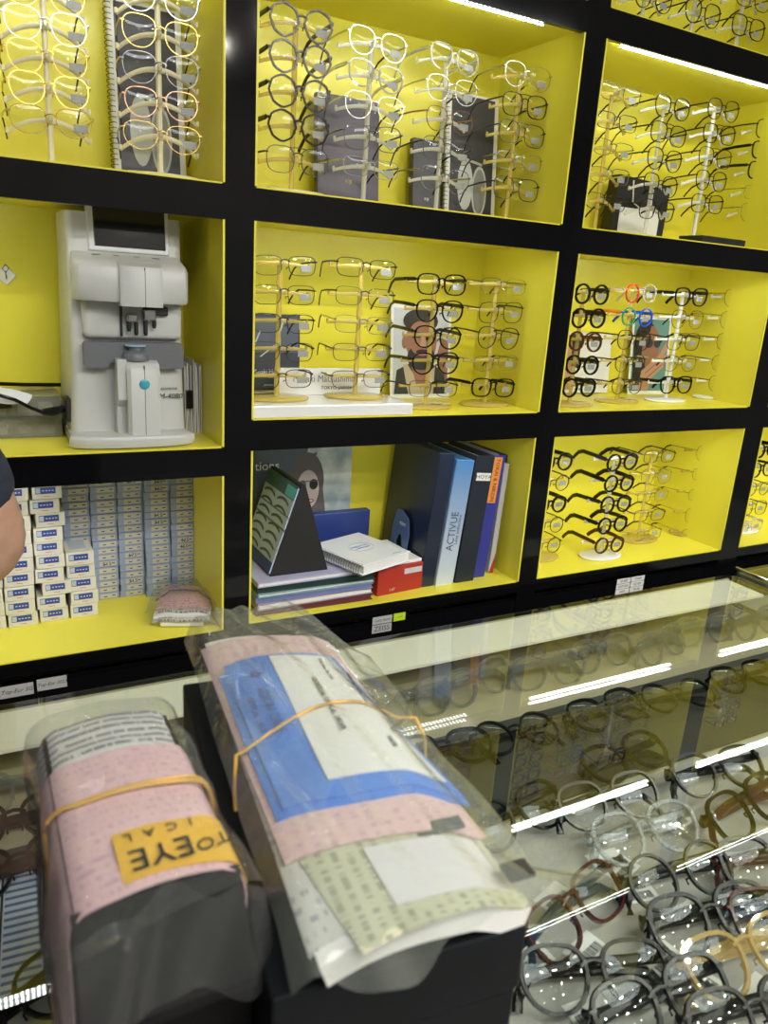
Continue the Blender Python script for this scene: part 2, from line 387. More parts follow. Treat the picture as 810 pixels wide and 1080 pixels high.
def make_glasses(shape, w, h, br, t, d, fm, tm, semi=False, folded=False, s=1.0, multi=None, tagpos=1, tipm=None):
    w, h, br, t, d = w * s, h * s, br * s, t * s, d * s
    root = bpy.data.objects.new('eyeglasses', None); C.objects.link(root); root['category'] = 'eyeglasses'; root.empty_display_size = .02
    pts = outline(shape, w, h); cx = (w + br) / 2
    mb = MB()
    rim_mesh(mb, pts, cx, 1, t, d); 
    if multi: mb.m = 1
    rim_mesh(mb, pts, -cx, -1, t, d)
    mb.m = 0
    bz = h * (.16 if shape in ('round', 'panto', 'crown') else .22); hb = br / 2 + t * .3 + (w / 2) * (1 - math.sqrt(max(0, 1 - (2 * bz / h) ** 2))) * .8
    mb.tube([(-hb, 0, bz), (-hb * .5, -.001, bz + .003 * s), (0, -.0015, bz + .004 * s), (hb * .5, -.001, bz + .003 * s), (hb, 0, bz)], max(t * .65, .0012), 6)
    if t < .002 * s and shape in ('aviator', 'square'):
        mb.tube([(-hb - .008, 0, h * .47), (0, -.001, h * .5), (hb + .008, 0, h * .47)], .001, 5)
    ox = cx + w / 2; ez = h * .24
    for sg in (-1, 1):
        mb.tube([(sg * (ox - .002), 0, ez), (sg * (ox + .004 * s), 0, ez), (sg * (ox + .0055 * s), .005 * s, ez)], max(t * .75, .0016), 6)
        # nose pads
        mb.tube([(sg * (br / 2 - .001), .001, -h * .08), (sg * (br / 2 - .003), .007 * s, -h * .10), (sg * (br / 2 - .0035), .006 * s, -h * .2)], .0009 if t < .002 else .0016, 5)
    fr = mb.build('front_frame', [fm, multi[0]] if multi else fm, root)
    for sg in (-1, 1):
        lb = MB(); N = len(pts); P = [(sg * cx + sg * x * .99, z * .99) for x, z in pts]
        vs = [(sg * cx, -.0024 * s, 0)] + [(sg * cx + (x - sg * cx) * .6, -.0018 * s, z * .6) for x, z in P] + [(x, 0, z) for x, z in P]
        fs = [(0, 1 + i, 1 + (i + 1) % N) for i in range(N)] + [(1 + i, 1 + N + i, 1 + N + (i + 1) % N, 1 + (i + 1) % N) for i in range(N)]
        lb.add(vs, fs); lb.build('lens', LENS, root, smooth=True)
    th = max(t * .95, .0019 * s) if t > .002 else .0014
    for sg in (-1, 1):
        x = ox + .0055 * s; mb = MB(); mb.m = 0
        if folded:
            q = .011 * s if sg > 0 else .015 * s; dz = 0 if sg > 0 else -.004 * s
            path = [(x * sg, .005 * s, ez), ((x - .004) * sg, q, ez + dz), (-.2 * x * sg, q + .003, ez + dz - .001), (-(x * .80) * sg, q, ez + dz - .006 * s)]
            tip = [(-(x * .80) * sg, q, ez + dz - .006 * s), (-(x * .98) * sg, q - .001, ez + dz - .020 * s), (-(x * 1.02) * sg, q - .001, ez + dz - .030 * s)]
        else:
            path = [(x * sg, .005 * s, ez), ((x + .002) * sg, .05, ez + .0005), (x * sg, .098, ez - .001)]
            tip = [(x * sg, .098, ez - .001), ((x - .003) * sg, .118, ez - .009), ((x - .006) * sg, .135, ez - .025), ((x - .007) * sg, .140, ez - .032)]
        big = t > .002
        mb.tube(path, th, 6, flat=(.8, 1.5) if big else (1, 1.3)); mb.m = 1 if (tipm or not big) else 0
        mb.tube(tip, th * (1.25 if not big else 1.05), 6, flat=(.8, 1.4))
        mm = multi[1] if (multi and sg > 0) else tm
        mb.build('temple', [mm, tipm or TIP], root)
    if tagpos:
        tb = MB(); tx = cx + w * .22; tz = -h * .12
        tb.rbox(tx - .012 * s, tx + .012 * s, .0085, .0097, tz - .0065 * s, tz + .0065 * s, .0004, 1)
        tb.tube([(tx, .009, tz + .008 * s), (tx + .012 * s, .008, ez - .001)], .0004, 4)
        tb.build('price_tag', TAGM, root)
    return root
# unit models; every display copies one of these
G = {}
def model(key, desc, **k): G[key] = (desc, make_glasses(**k), [False])
S0 = dict(br=.017)
model('blackcrown', 'black crown-shaped', shape='crown', w=.050, h=.050, t=.0034, d=.004, fm=MBLACK, tm=MBLACK, **S0)
model('goldround', 'thin gold round', shape='panto', w=.053, h=.049, t=.0012, d=.0016, fm=MGOLD, tm=MGOLD, **S0)
model('silvpanto', 'thin silver panto', shape='panto', w=.054, h=.048, t=.0012, d=.0016, fm=MSILV, tm=MSILV, **S0)
model('goldpanto', 'thin gold oval', shape='panto', w=.056, h=.044, t=.0012, d=.0016, fm=MGOLD, tm=MSILV, **S0)
model('gunsquare', 'thin gunmetal square', shape='square', w=.054, h=.046, t=.0014, d=.0018, fm=MGUN, tm=MGUN, **S0)
model('blacksquare', 'thin black square', shape='square', w=.052, h=.045, t=.0018, d=.0022, fm=MDARK, tm=MDARK, **S0)
model('blackwireround', 'thin black round', shape='panto', w=.050, h=.049, t=.0017, d=.0022, fm=MDARK, tm=MDARK, **S0)
model('blackrect', 'slim black rectangular', shape='rect', w=.056, h=.036, t=.0014, d=.002, fm=MDARK, tm=MDARK, **S0)
model('gunrect', 'slim gunmetal rectangular', shape='rect', w=.056, h=.036, t=.0012, d=.002, fm=MGUN, tm=MDARK, **S0)
model('silvrect', 'slim silver rectangular', shape='rect', w=.055, h=.035, t=.0011, d=.0016, fm=MSILV, tm=MSILV, **S0)
model('blackpanto', 'bold black panto', shape='panto', w=.051, h=.045, t=.0028, d=.0035, fm=MBLACK, tm=MBLACK, **S0)
model('blackbox', 'bold black square', shape='square', w=.053, h=.041, t=.0028, d=.0035, fm=MBLACK, tm=MBLACK, **S0)
model('rosepanto', 'thin rose-gold panto', shape='panto', w=.052, h=.046, t=.0012, d=.0016, fm=MROSE, tm=MROSE, **S0)
model('blackround', 'thick black round', shape='round', w=.041, h=.041, t=.0045, d=.005, fm=MBLACK, tm=MBLACK, br=.020)
model('brownround', 'tortoise brown round', shape='round', w=.041, h=.041, t=.0042, d=.005, fm=MBROWN, tm=MBROWN, br=.020)
model('greyround', 'smoke grey round', shape='round', w=.043, h=.043, t=.0042, d=.005, fm=MGREY, tm=MGREY, br=.020)
model('navyround', 'navy blue round', shape='round', w=.041, h=.041, t=.0042, d=.005, fm=MNAVY, tm=MBLACK, br=.020)
model('wireround', 'thin dark wire round', shape='round', w=.044, h=.044, t=.0015, d=.002, fm=MGUN, tm=MGUN, br=.020)
model('redclear', 'red and crystal round', shape='round', w=.043, h=.043, t=.003, d=.004, fm=MCLEAR, tm=MCLEAR, multi=(MRED, MCLEAR), br=.020)
model('rainbow', 'green orange and blue round', shape='round', w=.043, h=.043, t=.003, d=.004, fm=MBLUE, tm=MORANGE, multi=(MGREEN, MBLUE), br=.020)
model('crystal', 'crystal clear panto', shape='panto', w=.052, h=.046, t=.0028, d=.003, fm=MCLEAR, tm=MCLEAR, **S0)
model('blackcat', 'bold black cat-eye', shape='cat', w=.052, h=.044, t=.0032, d=.004, fm=MBLACK, tm=MBLACK, **S0)
FIRST = {}
def put_glasses(key, loc, rot, where, group):
    desc, root, used = G[key]
    label = f'{desc} eyeglasses, {where}'
    if not used[0]:
        used[0] = True; root.location = loc; root.rotation_euler = rot; root['label'] = label; root['group'] = group; return root
    return copy_tree(root, loc, rot, label, group)

# ------------------------------------------------------------------ glasses stands
def make_stand(pm, bm_, levels, hgt, wav=0.0, arch=.018, base=(.072, .045), armr=.0032):
    root = bpy.data.objects.new('eyeglasses_stand', None); C.objects.link(root); root['category'] = 'display stand'; root.empty_display_size = .02
    MB().lathe([(base[0] * .96, 0), (base[0], .002), (base[0], .005), (base[0] * .93, .007), (base[0] * .2, .009)], n=32, sy=base[1] / base[0]).build('stand_base', bm_, root, smooth=True)
    n = 24; MB().tube([(math.sin(i * .8) * wav, 0, .006 + (hgt - .006) * i / n) for i in range(n + 1)], [.0052 if i % 5 else .0062 for i in range(n + 1)], 8).build('pole', pm, root, smooth=True)
    for z in levels:
        pts = []
        for i in range(15):
            u = -1 + 2 * i / 14; pts.append((u * .068, -.006 + .020 * u * u, z - arch * abs(u) ** 2.2))
        a = MB().tube(pts, [armr * (.8 + .4 * (1 - abs(-1 + 2 * i / 14))) for i in range(15)], 8, flat=(1, 1.25))
        for sg in (-1, 1): a.tube([(sg * .068, .010, z - arch), (sg * .068, .010, z - arch + .008)], .003, 6)
        arm = a.build('arm', pm, root, smooth=True)
        MB().lathe([(.003, 0), (.005, .004), (.0055, .012), (.004, .018), (.0015, .02)], (0, -.004, z + .002), n=10, axis='y').build('knob', CLEARP, arm, smooth=True)
    return root
PROTO = {}
def stand_and_glasses(px_top, px_bot, Yg, floor, keys, where, pm, bmat, group, rot=0.0, jitter=.0, lift=0, arch=.018, base=(.072, .045), n=5, dz=None):
    a, b = at(*px_top, Yg), at(*px_bot, Yg); x = (a.x + b.x) / 2
    zt, zb = a.z, b.z; nn = len(keys); pitch = (zt - zb) / (nn - 1) if nn > 1 else 0
    zs = [zt - pitch * i for i in range(nn)]
    s = make_stand(pm, bmat, [z - floor + .004 for z in zs], zs[0] - floor + .012, arch=arch, base=base)
    s.location = (x, Yg + .032, floor + .0005); s.rotation_euler = (0, 0, rot)
    s['label'] = f'eyeglasses stand, {where}'; s['group'] = group
    for i, (k, z) in enumerate(zip(keys, zs)):
        if k is None: continue
        yaw = rot + random.uniform(-jitter, jitter)
        fwd = Vector((math.sin(rot), -math.cos(rot), 0)) * .020
        put_glasses(k, (x + fwd.x, Yg + .032 + fwd.y - .010, z), (random.uniform(-.05, .05), random.uniform(-.04, .04), yaw), f'{ORD[i] if nn == 5 else ORD[i]} on {where}', 'eyeglasses on the cabinet stands')
    return s
Z3, Z2, Z1, Z0 = -.722, -.275, .158, .606
gs = 'eyeglasses stands in the cabinets'
# upper left cubby (above lens meter)
stand_and_glasses((47, -8), (54, 128), 1.55, Z1, ['goldround', 'silvpanto', 'goldround', 'goldround', 'goldpanto'], 'left stand above the white lens meter', IVORY, IVORY, gs, arch=.026)
stand_and_glasses((166, -2), (177, 146), 1.50, Z1, ['silvpanto', 'goldround', 'silvpanto', 'rosepanto', 'goldpanto'], 'stand before the spiral sunglasses catalogue', IVORY, IVORY, gs, arch=.026, rot=-.12)
# upper middle cubby
stand_and_glasses((317, 24), (316, 170), 1.50, Z1, ['blackcrown'] * 4 + ['gunsquare'], 'leftmost stand of upper middle cubby', AMBER, IVORY, gs, arch=.012)
stand_and_glasses((396, 46), (395, 178), 1.53, Z1, ['silvpanto', 'crystal', 'silvpanto', 'gunsquare', 'silvrect'], 'second stand of upper middle cubby', CLEARP, WHITEP, gs, arch=.012, jitter=.1)
stand_and_glasses((478, 62), (472, 190), 1.54, Z1, ['crystal', 'silvpanto', 'rosepanto', 'gunsquare', 'silvpanto'], 'third stand of upper middle cubby', CLEARP, WHITEP, gs, arch=.012, jitter=.1)
stand_and_glasses((553, 80), (549, 200), 1.54, Z1, ['silvpanto', 'blacksquare', 'gunsquare', 'silvrect', 'gunsquare'], 'rightmost stand of upper middle cubby', AMBER, IVORY, gs, arch=.012)
# upper right cubby
stand_and_glasses((650, 98), (645, 214), 1.56, Z1, ['silvrect', 'gunrect', 'silvrect', 'silvrect', 'gunrect'], 'leftmost stand of upper right cubby', AMBER, AMBER, gs)
stand_and_glasses((703, 112), (700, 223), 1.54, Z1, ['blackwireround', 'blacksquare', 'blackwireround', 'blackwireround', 'blacksquare'], 'second stand of upper right cubby', CLEARP, WHITEP, gs)
stand_and_glasses((758, 115), (752, 216), 1.58, Z1, ['blackwireround', 'blacksquare', 'gunsquare', 'blackwireround', 'blacksquare'], 'third stand of upper right cubby', WHITEP, WHITEP, gs)
stand_and_glasses((808, 136), (803, 226), 1.58, Z1, ['blacksquare', 'blackbox', 'blackbox', 'silvrect', 'silvpanto'], 'rightmost stand of upper right cubby', CLEARP, WHITEP, gs)
# topmost right cubby
def top_stand(px, Yg, keys, where, pitch=.066):
    p = at(px[0], px[1], Yg); zb = p.z; zs = [zb + pitch * i for i in range(3)][::-1]
    s = make_stand(CLEARP, WHITEP, [z - Z0 + .004 for z in zs], zs[0] - Z0 + .012); s.location = (p.x, Yg + .032, Z0 + .0005)
    s['label'] = f'eyeglasses stand, {where}'; s['group'] = gs
    for i, (k, z) in enumerate(zip(keys, zs)):
        put_glasses(k, (p.x, Yg + .002, z), (0, 0, 0), f'{["top", "middle", "lowest"][i]} on {where}', 'eyeglasses on the cabinet stands')
top_stand((690, -2), 1.55, ['blacksquare', 'gunrect', 'blackwireround'], 'leftmost stand of the topmost right cubby')
top_stand((742, 14), 1.52, ['silvrect', 'gunsquare', 'blackwireround'], 'second stand of the topmost right cubby')
top_stand((790, 29), 1.55, ['blackbox', 'gunsquare', 'blacksquare'], 'right stand of the topmost right cubby')
# middle cubby
PZ = Z2 + .026
stand_and_glasses((298, 280), (301, 400), 1.50, PZ, ['gunrect', 'gunrect', 'blackrect', 'gunrect', 'blackrect'], 'leftmost stand of central cubby', AMBER, AMBER, gs, arch=.004)
stand_and_glasses((384, 283), (386, 400), 1.51, PZ, ['blackrect', 'gunrect', 'silvrect', 'gunrect', 'gunrect'], 'second stand of central cubby', AMBER, AMBER, gs, arch=.004, rot=-.15)
stand_and_glasses((464, 300), (460, 410), 1.51, Z2, ['blackbox', 'blackpanto', 'blackpanto', 'blackpanto', 'gunrect'], 'stand before the bearded man portrait', AMBER, AMBER, gs, arch=.004)
stand_and_glasses((526, 302), (526, 409), 1.53, Z2, ['silvrect', 'gunsquare', 'blackwireround', 'silvrect', 'blackbox'], 'rightmost stand of central cubby', AMBER, AMBER, gs, arch=.004)
# right of centre cubby
stand_and_glasses((619, 310), (617, 409), 1.50, Z2, ['blackround', 'blackround', 'brownround', 'blackround', 'blackround'], 'leftmost stand of right cubby', AMBER, AMBER, gs, arch=.004)
stand_and_glasses((669, 309), (669, 407), 1.54, Z2, ['redclear', 'rainbow', 'blackwireround', 'wireround', 'wireround'], 'stand before the sunglasses woman portrait', AMBER, AMBER, gs, arch=.004)
stand_and_glasses((724, 313), (719, 406), 1.54, Z2, ['blackcat', 'goldround', 'gunsquare', 'goldpanto', 'blackcat'], 'third stand of right cubby', WHITEP, WHITEP, gs, arch=.004)
stand_and_glasses((774, 315), (768, 404), 1.58, Z2, ['goldround', 'silvpanto', 'rosepanto', 'goldpanto', 'rosepanto'], 'rightmost stand of right cubby', WHITEP, WHITEP, gs, arch=.004)
# lower right cubby
stand_and_glasses((578, 488), (584, 575), 1.55, Z3, ['greyround', 'wireround', 'blackround', 'wireround', 'wireround'], 'leftmost stand of lower right cubby', AMBER, AMBER, gs, arch=.004)
stand_and_glasses((650, 488), (650, 574), 1.50, Z3, ['greyround', 'blackround', 'greyround', 'blackround', 'brownround'], 'second stand of lower right cubby', CLEARP, WHITEP, gs, arch=.004)
stand_and_glasses((690, 482), (688, 563), 1.58, Z3, ['gunrect', 'silvpanto', 'silvrect', 'gunrect', 'silvrect'], 'third stand of lower right cubby', AMBER, AMBER, gs, arch=.004)
stand_and_glasses((742, 478), (741, 562), 1.58, Z3, ['silvpanto', 'silvrect', 'silvrect', 'silvpanto', 'silvrect'], 'rightmost stand of lower right cubby', AMBER, AMBER, gs, arch=.004)
# far right cabinet
stand_and_glasses((804, 475), (796, 555), 1.54, Z3, ['blackround', 'blackcat', 'wireround', 'gunsquare', 'crystal'], 'stand at the far right edge', CLEARP, WHITEP, gs, arch=.004)
stand_and_glasses((858, 322), (848, 402), 1.55, Z2, ['blackwireround', 'crystal', 'silvrect', 'silvpanto', 'gunsquare'], 'stand in the far right cabinet', CLEARP, WHITEP, gs, arch=.004)

# ------------------------------------------------------------------ pictures, signs and catalogues
def picture(name, w_, h_, base, polys, loc, rot, label, cat, frame=None, th=.002):
    mats = [base]; mb = MB(); mb.box(-w_ / 2, w_ / 2, 0, th, 0, h_); used = {}
    for i, (mm, pts) in enumerate(polys):
        if mm not in mats: mats.append(mm)
        mb.m = mats.index(mm); y = -.00015 * (i + 1)
        mb.prism([(x * w_ - w_ / 2, z * h_) for x, z in pts], y, y + .0001, 'y')
    t = thing(name, loc, label, cat, rot=rot)
    mb.build('print', mats, t, fix=False)
    for p in t.children[0].data.polygons: pass
    return t
def ell(cx, cz, rx, rz, n=20, a0=0, a1=2 * PI): return [(cx + rx * math.cos(a0 + (a1 - a0) * i / n), cz + rz * math.sin(a0 + (a1 - a0) * i / n)) for i in range(n + (0 if a1 - a0 >= 6.28 else 1))]
SK = mat('print_skin', (.50, .28, .18), .5); SKD = mat('print_skin_brown', (.30, .14, .085), .5); HAIR = mat('print_hair', (.02, .016, .014), .5)
LIP = mat('print_lip', (.35, .10, .08), .5); COAT = mat('print_coat', (.03, .035, .03), .5); SHIRT = mat('print_shirt', (.50, .42, .30), .5)
PGREY = mat('print_grey', (.55, .58, .62), .5); PCHAR = mat('print_charcoal', (.045, .045, .06), .4); PTEAL = mat('print_teal', (.12, .28, .28), .5)
FRAMEW = mat('white_card', (.78, .79, .77), .45); SLATE = mat('slate_card', (.05, .055, .085), .4)
# bearded man portrait
p = picture('portrait_poster', .178, .232, FRAMEW, [
    (PGREY, [(.04, .04), (.96, .04), (.96, .96), (.04, .96)]),
    (SKD, [(.80, .10), (.96, .04), (.96, .62), (.84, .66), (.78, .5)]),
    (COAT, [(.06, .04), (.94, .04), (.90, .28), (.72, .36), (.30, .37), (.10, .30)]),
    (SHIRT, [(.30, .04), (.72, .04), (.74, .34), (.60, .26), (.50, .10), (.40, .24), (.27, .37), (.20, .36)]),
    (SKD, [(.34, .34), (.44, .12), (.58, .12), (.68, .34), (.62, .50), (.38, .50)]),
    (SKD, ell(.22, .60, .045, .07)), (SKD, ell(.50, .62, .26, .27)), (HAIR, ell(.48, .83, .29, .13)), (SKD, ell(.52, .72, .215, .115)),
    (HAIR, ell(.50, .44, .235, .14)), (SKD, ell(.51, .56, .19, .10)), (HAIR, ell(.52, .500, .11, .028)), (LIP, ell(.52, .470, .075, .016)),
    (SK, [(.50, .68), (.55, .68), (.58, .55), (.47, .55)]),
    (HAIR, [(.32, .700), (.46, .712), (.46, .697), (.32, .688)]), (HAIR, [(.57, .712), (.71, .700), (.71, .688), (.57, .697)]),
    (HAIR, [(.34, .66), (.47, .665), (.47, .650), (.34, .645)]), (HAIR, [(.56, .665), (.70, .66), (.70, .645), (.56, .650)])],
    (1.030, 1.690, Z2), (-.10, 0, 0), 'portrait of a bearded man wearing glasses, leaning in central cubby', 'picture')
# woman with sunglasses, hand at face (right cubby)
p = picture('portrait_poster', .165, .235, FRAMEW, [
    (PTEAL, [(.05, .04), (.95, .04), (.95, .96), (.05, .96)]), (HAIR, ell(.36, .62, .30, .33)), (HAIR, [(.08, .05), (.45, .05), (.40, .6), (.08, .6)]),
    (SKD, ell(.50, .60, .23, .28)), (HAIR, [(.10, .5), (.25, .92), (.5, .96), (.45, .8), (.3, .72), (.26, .4)]),
    (PCHAR, ell(.44, .66, .11, .065)), (PCHAR, ell(.66, .66, .09, .06)), (LIP, ell(.55, .44, .07, .025)),
    (SK, [(.30, .30), (.75, .52), (.92, .50), (.88, .36), (.60, .22), (.50, .05), (.25, .05)]), (SK, [(.70, .48), (.92, .70), (.95, .62), (.80, .40)]),
    (SKD, [(.40, .28), (.80, .46), (.80, .44), (.40, .26)]), (SKD, [(.45, .22), (.84, .40), (.84, .38), (.45, .20)])],
    (1.865, 1.705, Z2), (-.10, 0, 0), 'portrait of a woman in sunglasses with hand at chin, right cubby', 'picture')
# brand card with pink portrait behind post, right cubby
p = picture('brand_card', .215, .175, FRAMEW, [(SK, [(.0, .05), (.30, .05), (.33, .95), (.0, .95)]), (SK, ell(.17, .62, .14, .24)), (HAIR, [(.30, .45), (.42, .40), (.45, .95), (.28, .98)]), (LIP, ell(.17, .5, .05, .03))],
    (1.600, 1.715, Z2 + .004), (-.08, 0, 0), 'white brand card behind the round black eyeglasses', 'sign')
text('MICHAEL KORS', .020, INK, p, (.022, -.006, .030), sx=.85)
# slate sign in central cubby + white plinth
p = picture('brand_card', .138, .170, SLATE, [(mat('print_blue_grey', (.10, .12, .17), .4), [(.03, .50), (.97, .50), (.97, .96), (.03, .96)]), (PGREY, [(.15, .52), (.30, .78), (.32, .77), (.18, .52)]), (PGREY, [(.55, .55), (.70, .93), (.72, .92), (.58, .55)]), (PGREY, [(.30, .45), (.55, .60), (.56, .585), (.32, .44)])],
    (.612, 1.66, PZ), (-.06, 0, 0), 'dark slate brand card standing behind the leftmost central stand', 'sign')
text('Masaki Matsushima', .0150, WINK, p, (.004, -.003, .042), sx=.86)
text('TITANIUM', .0055, WINK, p, (.004, -.003, .030)); text('JAPANESE EYEWEAR', .005, WINK, p, (.004, -.003, .012))
t = thing('display_plinth', (.496, 1.452, Z2), 'white glossy low plinth under the two left central stands', 'plinth')
MB().rbox(.003, .375, .003, .20, 0, .025, .002, 2).build('plinth_body', mat('white_gloss', (.82, .83, .82), .12), t)
MB().rbox(.10, .36, .135, .150, .0252, .085, .002, 2).build('backing_bar', FRAMEW, t)
text('Masaki Matsushima', .022, mat('grey_ink', (.2, .2, .2), .4), t, (.215, .134, .062), sx=.9); text('TOKYO, JAPAN', .011, INK, t, (.245, .134, .042))
# spiral catalogues
def spiral_catalogue(loc, w_, h_, label, title, rot, cover):
    t = thing('spiral_catalogue', loc, label, 'catalogue', rot=rot)
    MB().rbox(0, w_, 0, .010, 0, h_, .001, 1).build('pages', FRAMEW, t)
    mb = MB(); mb.box(.012, w_ - .012, -.0006, -.0001, .003, h_ - .006); mb.m = 1
    for cx, cz in ((.38, .30), (.66, .26)): mb.prism([(x * w_, z * h_) for x, z in ell(cx, cz, .15, .20)], -.0012, -.0007, 'y')
    mb.m = 2; mb.prism([(x * w_, z * h_) for x, z in ell(.66, .26, .12, .175)], -.0016, -.0012, 'y')
    mb.m = 1; mb.prism([(.35 * w_, .49 * h_), (.7 * w_, .46 * h_), (.7 * w_, .48 * h_), (.35 * w_, .51 * h_)], -.002, -.0015, 'y')
    mb.build('cover', [cover, PGREY, mat('print_grey_lens', (.25, .26, .28), .3)], t, fix=False)
    n = int(h_ / .0095); mb = MB()
    for i in range(n):
        z = .006 + i * (h_ - .012) / (n - 1)
        mb.tube([(math.cos(a) * .007 + .001, math.sin(a) * .008 + .005, z + .0008 * k) for k, a in enumerate([x * PI / 4 for x in range(8)])], .0008, 4, closed=True)
    mb.build('spiral_binding', MGUN, t)
    if title: text(title, .019, INK, t, (w_ * .55, -.003, h_ * .62), sx=1.0)
    return t
spiral_catalogue((.285, 1.66, Z1 + .001), .138, .325, 'tall spiral catalogue with sunglasses cover above the lens meter', 'KIJI S', (-.12, 0, 0), PCHAR)
spiral_catalogue((1.060, 1.69, Z1 + .001), .150, .295, 'tall dark spiral catalogue in the upper middle cubby', None, (-.10, 0, 0), PCHAR)
def brochure(name, x, y, z, w_, h_, m_, label, cat, body=None, ink=WINK, tilt=-.1, size=.012):
    t = thing(name, (x, y, z), label, cat, rot=(tilt, 0, 0)); MB().rbox(-w_ / 2, w_ / 2, 0, .018, 0, h_, .0015, 1).build('board', m_, t)
    if body: text(body, size, ink, t, (0, -.0006, h_ * .25))
    return t
PURP = mat('dark_purple_board', (.045, .035, .06), .35)
brochure('gift_box', .795, 1.68, Z1, .155, .235, PURP, 'wide dark purple box behind left stands, upper middle cubby', 'box', 'KIJI', mat('gold_ink', (.6, .45, .15), .4))
brochure('gift_box', 1.008, 1.69, Z1, .080, .178, PCHAR, 'small charcoal box behind middle stands, upper middle cubby', 'box', 'KIJI', size=.009)
# black and white gift boxes in upper right cubby
t = thing('gift_bag', (1.675, 1.66, Z1), 'black and white gift bag in the upper right cubby', 'bag')
MB().prism([(-.10, 0), (.10, 0), (.105, .155), (-.09, .165)], 0, .04, 'y').build('bag_body', BLKM, t)
MB().box(-.075, .075, -.002, -.0005, .012, .085).build('front_panel', FRAMEW, t)
MB().tube([(-.04, -.001, .155), (-.035, -.004, .10), (0, -.005, .085), (.035, -.004, .10), (.04, -.001, .155)], .002, 6).build('handle', PAPER, t)
o = MB().rbox(0, .17, 0, .08, 0, .018, .002, 2).build('flat_case', BLKM, loc=(1.72, 1.47, Z1)); tag(o, 'flat black case lying at front of upper right cubby', 'case')

# ------------------------------------------------------------------ lens meter
LW = mat('instrument_white', (.52, .53, .52), .38); LG = mat('instrument_grey', (.13, .14, .155), .45); SCREEN = mat('dark_screen', (.012, .010, .012), .12)
LP = mat('instrument_panel_pale', (.60, .62, .64), .35); CHR = mat('chrome', (.6, .6, .62), .15, 1.0); BBL = mat('blue_button', (.05, .35, .45), .3)
lx, ly, lz = .272, 1.60, -.329
t = thing('lens_meter', (lx, ly, lz), 'white automatic lens meter with dark screen on yellow shelf', 'lens meter')
def Lx(v): return v - lx
def rel(pts): return pts
# base: rounded front
poly = [(Lx(.166), .12), (Lx(.160), -.10)]
for i in range(9):
    a = PI + PI * i / 8; poly.append((Lx(.272) + math.cos(a) * .116, -.118 + math.sin(a) * .024))
poly += [(Lx(.386), -.10), (Lx(.380), .12)]
def bevelled(mb_poly, z0, z1, inset, name, m_, par, zmid=None):
    n = len(mb_poly); cx = sum(p[0] for p in mb_poly) / n; cy = sum(p[1] for p in mb_poly) / n
    def ring(k, z): return [(cx + (x - cx) * k, cy + (y - cy) * k, z) for x, y in mb_poly]
    rs = [ring(1 - inset * .6, z0), ring(1, z0 + .004), ring(1, z1 - .006), ring(1 - inset * .3, z1 - .002), ring(1 - inset, z1)]
    vs = sum(rs, []); fs = [tuple(range(n))] + [((i * n + k), (i * n + (k + 1) % n), ((i + 1) * n + (k + 1) % n), ((i + 1) * n + k)) for i in range(4) for k in range(n)] + [tuple(4 * n + k for k in range(n))]
    return MB().add(vs, fs).build(name, m_, par, smooth=True)
bevelled(poly, .003, .024, .05, 'base', LW, t)
for sx_ in (-.08, .08): MB().lathe([(.012, 0), (.012, .004)], (sx_, -.09, 0), n=14).build('foot', BLKM, t)
# main column with slightly leaning sides
mb = MB()
vs = []
for z, xa_, xb_, yf, yb in ((.018, .166, .383, -.075, .115), (.15, .172, .379, -.070, .115), (.30, .176, .380, -.066, .115), (.42, .176, .384, -.050, .10)):
    r_ = .014
    ring = []
    for (cx_, cy_, s0) in ((xb_ - r_, yb - r_, 0), (xa_ + r_, yb - r_, 1), (xa_ + r_, yf + r_, 2), (xb_ - r_, yf + r_, 3)):
        for k in range(4):
            a = PI / 2 * (s0 + k / 3); ring.append((Lx(cx_) + math.cos(a) * r_, cy_ + math.sin(a) * r_, z))
    vs += ring
n = 16; mb.add(vs, [tuple(range(n))] + [(i * n + k, i * n + (k + 1) % n, (i + 1) * n + (k + 1) % n, (i + 1) * n + k) for i in range(3) for k in range(n)] + [tuple(3 * n + k for k in range(n))])
mb.build('body', LW, t, smooth=True)
# head block, convex front with central nose
hp = [(Lx(.180), -.03), (Lx(.178), -.108), (Lx(.186), -.122), (Lx(.220), -.130), (Lx(.272), -.134), (Lx(.335), -.130), (Lx(.372), -.122), (Lx(.380), -.108), (Lx(.380), -.03)]
def loft(rings, name, m_, par, smooth=True):
    n = len(rings[0]); vs = sum(rings, [])
    return MB().add(vs, [tuple(range(n))] + [(i * n + k, i * n + (k + 1) % n, (i + 1) * n + (k + 1) % n, (i + 1) * n + k) for i in range(len(rings) - 1) for k in range(n)] + [tuple((len(rings) - 1) * n + k for k in range(n))]).build(name, m_, par, smooth=smooth)
def sc_ring(p, k, z, dy=0): return [(x * k, y + dy if y < -.05 else y, z) for x, y in p]
loft([sc_ring(hp, .985, .268, .004), sc_ring(hp, 1, .273), sc_ring(hp, 1, .325), sc_ring(hp, .99, .333, .006), sc_ring(hp, .97, .341, .025), sc_ring(hp, .955, .352, .06)], 'head', LW, t)
np_ = [(Lx(.252), -.10), (Lx(.252), -.138), (Lx(.258), -.143), (Lx(.320), -.143), (Lx(.327), -.138), (Lx(.327), -.10)]
loft([sc_ring(np_, 1, .262), sc_ring(np_, 1, .322), sc_ring(np_, 1, .331, .004), sc_ring(np_, 1, .338, .02)], 'nose_cover', LW, t)
MB().box(Lx(.2945), Lx(.2953), -.1434, -.12, .262, .330).build('seam', GROOVE, t)
for bx_ in (.222, .257, .292, .327):
    MB().lathe([(.0085, 0), (.009, .0015), (.007, .003)], (Lx(bx_), -.083, .3455), n=16, sy=.55).build('button', LG, t, smooth=True)
